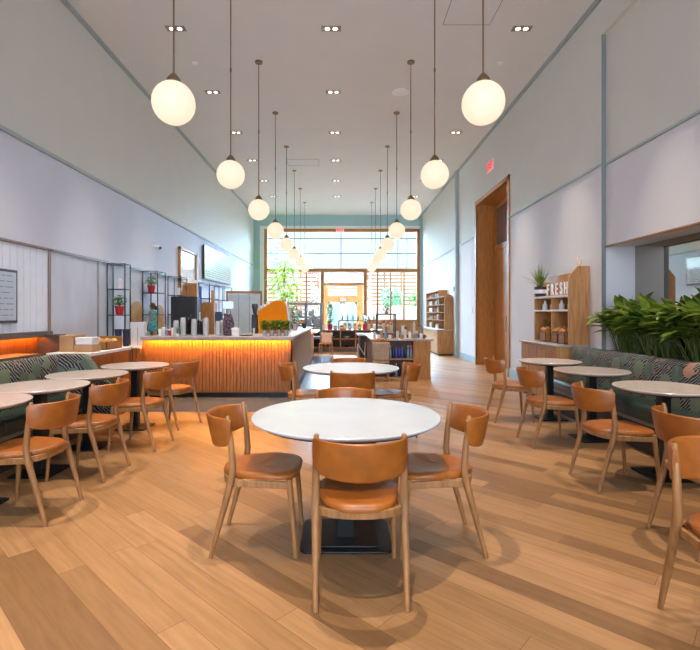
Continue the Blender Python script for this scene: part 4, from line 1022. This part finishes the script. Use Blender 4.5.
# magazines table (lower left wing of the island)
t = thing('magazine_stand', 'dark wood stand with pale printed sheets left of the display island', 'stand', (0, 0, 0))
MB().prism([(.42, .84), (.42, .80), (.98, .80), (.98, .84)], 'y', 11.95, 12.9).build('stand_top', paper, t); MB().box(.46, .5, 12, 12.85, 0, .8).box(.9, .94, 12, 12.85, 0, .8).box(.46, .94, 12.4, 12.44, 0, .8).build('stand_body', MATS['walnut_panel'], t)
for j in range(4):
    o = MB().cbox((.55+.1*j, 12.2+.15*j, .846), (.16, .22, .008), .3*j).build('magazine', [MATS['goods_7'], paper, MATS['goods_1'], white][j]); tag(o, ['slate', 'white', 'cream', 'bright white'][j]+' magazine lying on the stand left of the island', 'magazine', 'magazines on the stand')
# white letter-like folded ladder sign leaning on the stand
t = thing('folding_sign', 'small white zigzag stand leaning before the magazine stand', 'sign', (.52, 11.7, 0)); MB().tube([(-.12, 0, .32), (-.11, 0, .62)], .009).tube([(-.11, 0, .62), (.06, 0, .34)], .009).tube([(.06, 0, .34), (.08, 0, .66)], .009).build('sign_bars', paper, t); MB().tube([(-.12, 0, .32), (-.14, 0, 0)], .012).tube([(.06, 0, .34), (.08, 0, 0)], .012).build('leg', oakb, t)
# goods on island top
ITZ = .835
frm = thing('display_rack', 'black cube frame rack on top of the display island', 'rack', (1.0, IY+.75, .90))
m_ = MB(); w_, h_ = .2, .46
for sx in (-1, 1):
    for sy in (-1, 1): m_.box(sx*w_-.012, sx*w_+.012, sy*.15-.012, sy*.15+.012, 0, h_)
for z in (.012, h_-.012):
    for sx in (-1, 1): m_.box(sx*w_-.012, sx*w_+.012, -.15, .15, z-.012, z+.012)
    for sy in (-1, 1): m_.box(-w_, w_, sy*.15-.012, sy*.15+.012, z-.012, z+.012)
m_.build('rack_frame', blackpl, frm); MB().box(-w_, w_, -.15, .15, .2, .212).build('rack_shelf', cupglass, frm)
bushy('potted_plant', 'small plant sprouting above the black rack on the island', 'potted plant', (1.02, IY+.75, 1.36), .08, .16, .05, .05, oakb, leaf_mid, 40, .09, .03)
itn = 0
specs = []
random.seed(11)
for j in range(14): specs.append((.70+.082*j+random.uniform(-.01, .01), IY+.1+.1*(j % 3), ITZ, random.uniform(.10, .19)))
for j in range(14): specs.append((.99+.062*j, IY+.62+.55*(1 if .99+.062*j < 1.26 else 0)+.07*(j % 2), .90, random.uniform(.16, .32)))
kinds = [('glass_jar', 'jar'), ('ceramic_mug', 'mug'), ('gift_tin', 'tin')]
gc = [1, 4, 2, 7, 4, 3, 1, 2]
for j, (x, y, z, h) in enumerate(specs):
    kn, kc = kinds[j % 3]; c = gc[j % 8]
    row = 'front edge' if z < .88 else 'raised tier'
    i_ = j if j < 14 else j-14
    o1 = ["first","second","third","fourth","fifth","sixth","seventh","eighth","ninth","tenth","eleventh","twelfth","thirteenth","fourteenth"][i_]
    t = thing(kn, f'{colr[c]} {kc} on the display island {row}, {o1} from the left', kc, (x, y, z), 0, f'small goods on the island {row}')
    if kn == 'glass_jar': MB().lathe([(.026, 0), (.032, .01), (.032, h*.75), (.02, h*.9)], 14).build('jar_body', bm_[c], t, smooth=True); MB().lathe([(.022, h*.9), (.022, h)], 12).build('lid', steel, t)
    elif kn == 'ceramic_mug': MB().lathe([(.028, 0), (.032, .01), (.032, .08), (.028, .08), (.026, .01)], 14).build('mug_body', bm_[c], t, smooth=True); MB().tube([(.03, 0, .02), (.05, 0, .03), (.05, 0, .055), (.03, 0, .065)], .005, 6).build('handle', bm_[c], t)
    else: MB().box(-.03, .03, -.03, .03, 0, h*.85).build('tin_body', bm_[c], t, bevel=.004); MB().box(-.032, .032, -.032, .032, h*.85, h).build('lid', bm_[(c+3) % 8], t)
for j in range(3):
    tag(MB().ball((.88+.12*j, IY+.72, .90+.245), .03, 1, 1, 1.1, 12, 8).build('orange_packet', mat('orange_foil', '#d8782a', .4), smooth=True), ['left', 'middle', 'right'][j]+' orange packet on the shelf of the black rack', 'packet', 'orange packets on the rack')

# ------------------------------------------------------------------ outside
struct(MB().box(-30, 30, YB+.3, 60, -.2, 0).build('floor', concrete))
d = 23.6
def slat_screen(x0, x1, y, z0, z1, step, hgt, label, m=slatw, posts=3):
    t = thing('slatted_screen', label, 'screen wall', (0, y, 0)); m_ = MB(); z = z0
    while z < z1: m_.box(x0, x1, -.02, .02, z, z+hgt); z += step
    m_.build('slats', m, t); m_ = MB()
    for k in range(posts+1): x = x0+(x1-x0)*k/posts; m_.box(x-.05, x+.05, .02, .1, 0, z1)
    m_.build('posts', m, t)
slat_screen(X(368, 25), X(418, 25), 25, 1.6, 3.6, .19, .10, 'sunlit slatted timber screen outside the right half of the window')
slat_screen(X(266, 26), X(318, 26), 26, .4, 3.7, .22, .12, 'reddish slatted timber screen outside the left half of the window', mat('brick_red_slats', '#8f5a3e', .7))
# vestibule
t = thing('entrance_vestibule', 'timber entrance vestibule with pale blue doors outside the window', 'vestibule', (0, 0, 0))
d = 23.6; vx = lambda p: X(p, d); vz = lambda p: Z(p, d)
MB().box(vx(323), vx(328), d, d+.1, 0, vz(285)).box(vx(357), vx(363), d, d+.1, 0, vz(285)).box(vx(328), vx(357), d+.01, d+.09, vz(302), vz(297)).box(vx(328), vx(357), d+.01, d+.09, vz(285.5), vz(283)).build('vestibule_frame', winwood, t)
m_ = MB(); q = vz(297)
while q < vz(286): m_.box(vx(328), vx(357), d+.02, d+.06, q, q+.055); q += .13
m_.build('transom_slats', slatw, t)
lb_ = mat('pale_blue_door', '#b4cbd6', .4)
for a, b_ in ((328, 342), (343, 357)):
    o = MB().box(vx(a), vx(a+2), d+.02, d+.07, 0, vz(302)).box(vx(b_-2), vx(b_), d+.02, d+.07, 0, vz(302)).box(vx(a), vx(b_), d+.02, d+.07, vz(304), vz(302)).box(vx(a), vx(b_), d+.02, d+.07, 0, .3).build('entrance_door', lb_, t)
    MB().box(vx(a+2), vx(b_-2), d+.04, d+.05, .3, vz(304)).build('door_glass', mat('pale_blue_glazing', '#8fb4c4', .12, vary=.04, scale=1.5), o)
m_ = MB(); q = vz(283)
while q < vz(271): m_.box(vx(323), vx(363), d+.02, d+.05, q, q+.05); q += .17
m_.build('upper_slats', mat('lilac_slats', '#8f8c9c', .5), t)
exit_sign((vx(343), d-.05, vz(299.5)), 0, .26, .15, 'small red exit sign inside the entrance vestibule')
tag(MB().box(X(367, 23), X(440, 23), 23, 23.2, 0, Z(306.5, 23)).build('garden_wall', extwhite), 'white rendered low garden wall outside the right window panes', 'garden wall')
tag(MB().box(X(250, 24.5), X(318, 24.5), 24.6, 24.8, 0, 1.25).build('garden_wall', extwhite), 'white rendered low garden wall outside the left window panes', 'garden wall')
tree('garden_tree', 'teal-green garden tree behind the white wall at the right', 'tree', (X(392, 24), 24.0, 0), 2.75, .5, 1.55, 300, leaf_teal, .22, .12)
tree('garden_tree', 'smaller olive garden tree at the right edge of the window', 'tree', (X(416, 24.2), 24.1, 0), 2.6, .36, 1.55, 200, leaf_mid, .2, .1)
tree('garden_tree', 'pale green garden tree seen through the left upper window', 'tree', (X(285, 30), 30, 0), 6.0, 1.6, 3, 420, leaf_teal, .35, .2)
t = thing('distant_building', 'pale distant building beyond the garden, seen through the window', 'building', (0, 46, 0))
MB().box(-22, 22, 0, 6, 0, 5.2).build('facade', mat('pale_facade', '#d9d5cf', .8), t); MB().box(-22.3, 22.3, -.3, 6, 5.2, 5.5).build('roof_edge', mat('roof_grey', '#a8b4be', .6), t)
for k in range(12): f_ = MB().box(-20+3.4*k, -18.4+3.4*k, -.05, .0, 2.6, 4.4).build('window', mat('far_glass', '#8fb0c6', .2), t)

# ------------------------------------------------------------------ light
SKY0, SKYF, SKYR = .46, 110, 6.2
w_ = bpy.data.worlds.new('sky'); bpy.context.scene.world = w_; w_.use_nodes = True; nt = w_.node_tree
bg = nt.nodes['Background']
tc = node(nt, 'ShaderNodeTexCoord'); sp = node(nt, 'ShaderNodeSeparateXYZ'); link(nt, tc.outputs['Generated'], sp.inputs[0])
def wmath(op, a, b=None):
    n = node(nt, 'ShaderNodeMath', operation=op)
    for i, v in enumerate((a, b)):
        if v is None: continue
        if isinstance(v, (int, float)): n.inputs[i].default_value = v
        else: link(nt, v, n.inputs[i])
    return n.outputs[0]
def lobe(vec, lo, hi, amp):
    v = Vector(vec).normalized(); d = node(nt, 'ShaderNodeVectorMath', operation='DOT_PRODUCT'); link(nt, tc.outputs['Generated'], d.inputs[0]); d.inputs[1].default_value = v
    m = node(nt, 'ShaderNodeMapRange', interpolation_type='SMOOTHSTEP'); link(nt, d.outputs['Value'], m.inputs[0])
    m.inputs[1].default_value = lo; m.inputs[2].default_value = hi; m.inputs[3].default_value = 0; m.inputs[4].default_value = amp
    return m.outputs[0]
def scaled(col, fac):
    n = node(nt, 'ShaderNodeVectorMath', operation='SCALE'); n.inputs[0].default_value = col
    if isinstance(fac, (int, float)): n.inputs['Scale'].default_value = fac
    else: link(nt, fac, n.inputs['Scale'])
    return n.outputs[0]
def vadd(a, b):
    n = node(nt, 'ShaderNodeVectorMath', operation='ADD'); link(nt, a, n.inputs[0]); link(nt, b, n.inputs[1]); return n.outputs[0]
# pale horizon, plus out-of-view fill lobes added over the garden, sideways and behind the camera
tot = vadd(vadd(scaled((.82, .92, 1.0), .45), scaled((.70, .88, 1.0), lobe((0, 1, .1), .25, .8, SKY0))), scaled((.50, .77, 1.0), lobe((0, .74, .67), .875, .95, SKYF)))
for sx_ in (-1, 1): tot = vadd(tot, scaled((.52, .80, 1.0), lobe((sx_*.66, .75, .2), .88, .97, 46)))
tot = vadd(tot, scaled((.80, .90, 1.0), lobe((0, -1, .1), .72, .95, SKYR)))
link(nt, tot, bg.inputs[0]); bg.inputs[1].default_value = 1.0
sn = bpy.data.lights.new('sun', 'SUN'); sn.energy = 11; sn.angle = .01; sn.color = (1, .96, .9); so = bpy.data.objects.new('sun', sn); C.objects.link(so)
so.rotation_euler = Vector((-.345, -1, -1.2)).to_track_quat('-Z', 'Y').to_euler()
def portal(x, y, z, sx, sz, rz):
    l = bpy.data.lights.new('window_portal', 'AREA'); l.shape = 'RECTANGLE'; l.size = sx; l.size_y = sz; l.cycles.is_portal = True
    o = bpy.data.objects.new('window_portal', l); C.objects.link(o); o.location = (x, y, z); o.rotation_euler = (PI/2, 0, rz)
portal(.06, YB+.35, 2.6, 7.2, 5.2, PI)
portal(0, YR-.3, 2.95, 6, 4.7, 0)

cam = bpy.data.cameras.new('camera'); co = bpy.data.objects.new('camera', cam); C.objects.link(co)
co.location = (0, 0, EYE); co.rotation_euler = (PI/2, 0, 0); cam.sensor_width = 36; cam.lens = F/700*36; cam.shift_x = 9/700; cam.shift_y = -12/700; cam.clip_end = 200
sc = bpy.context.scene; sc.camera = co
sc.view_settings.view_transform = 'Standard'; sc.view_settings.look = 'None'; sc.view_settings.gamma = 1; sc.view_settings.exposure = .63
sc.cycles.max_bounces = 10; sc.cycles.diffuse_bounces = 6; sc.cycles.use_denoising = True
sc.cycles.sample_clamp_indirect = 6
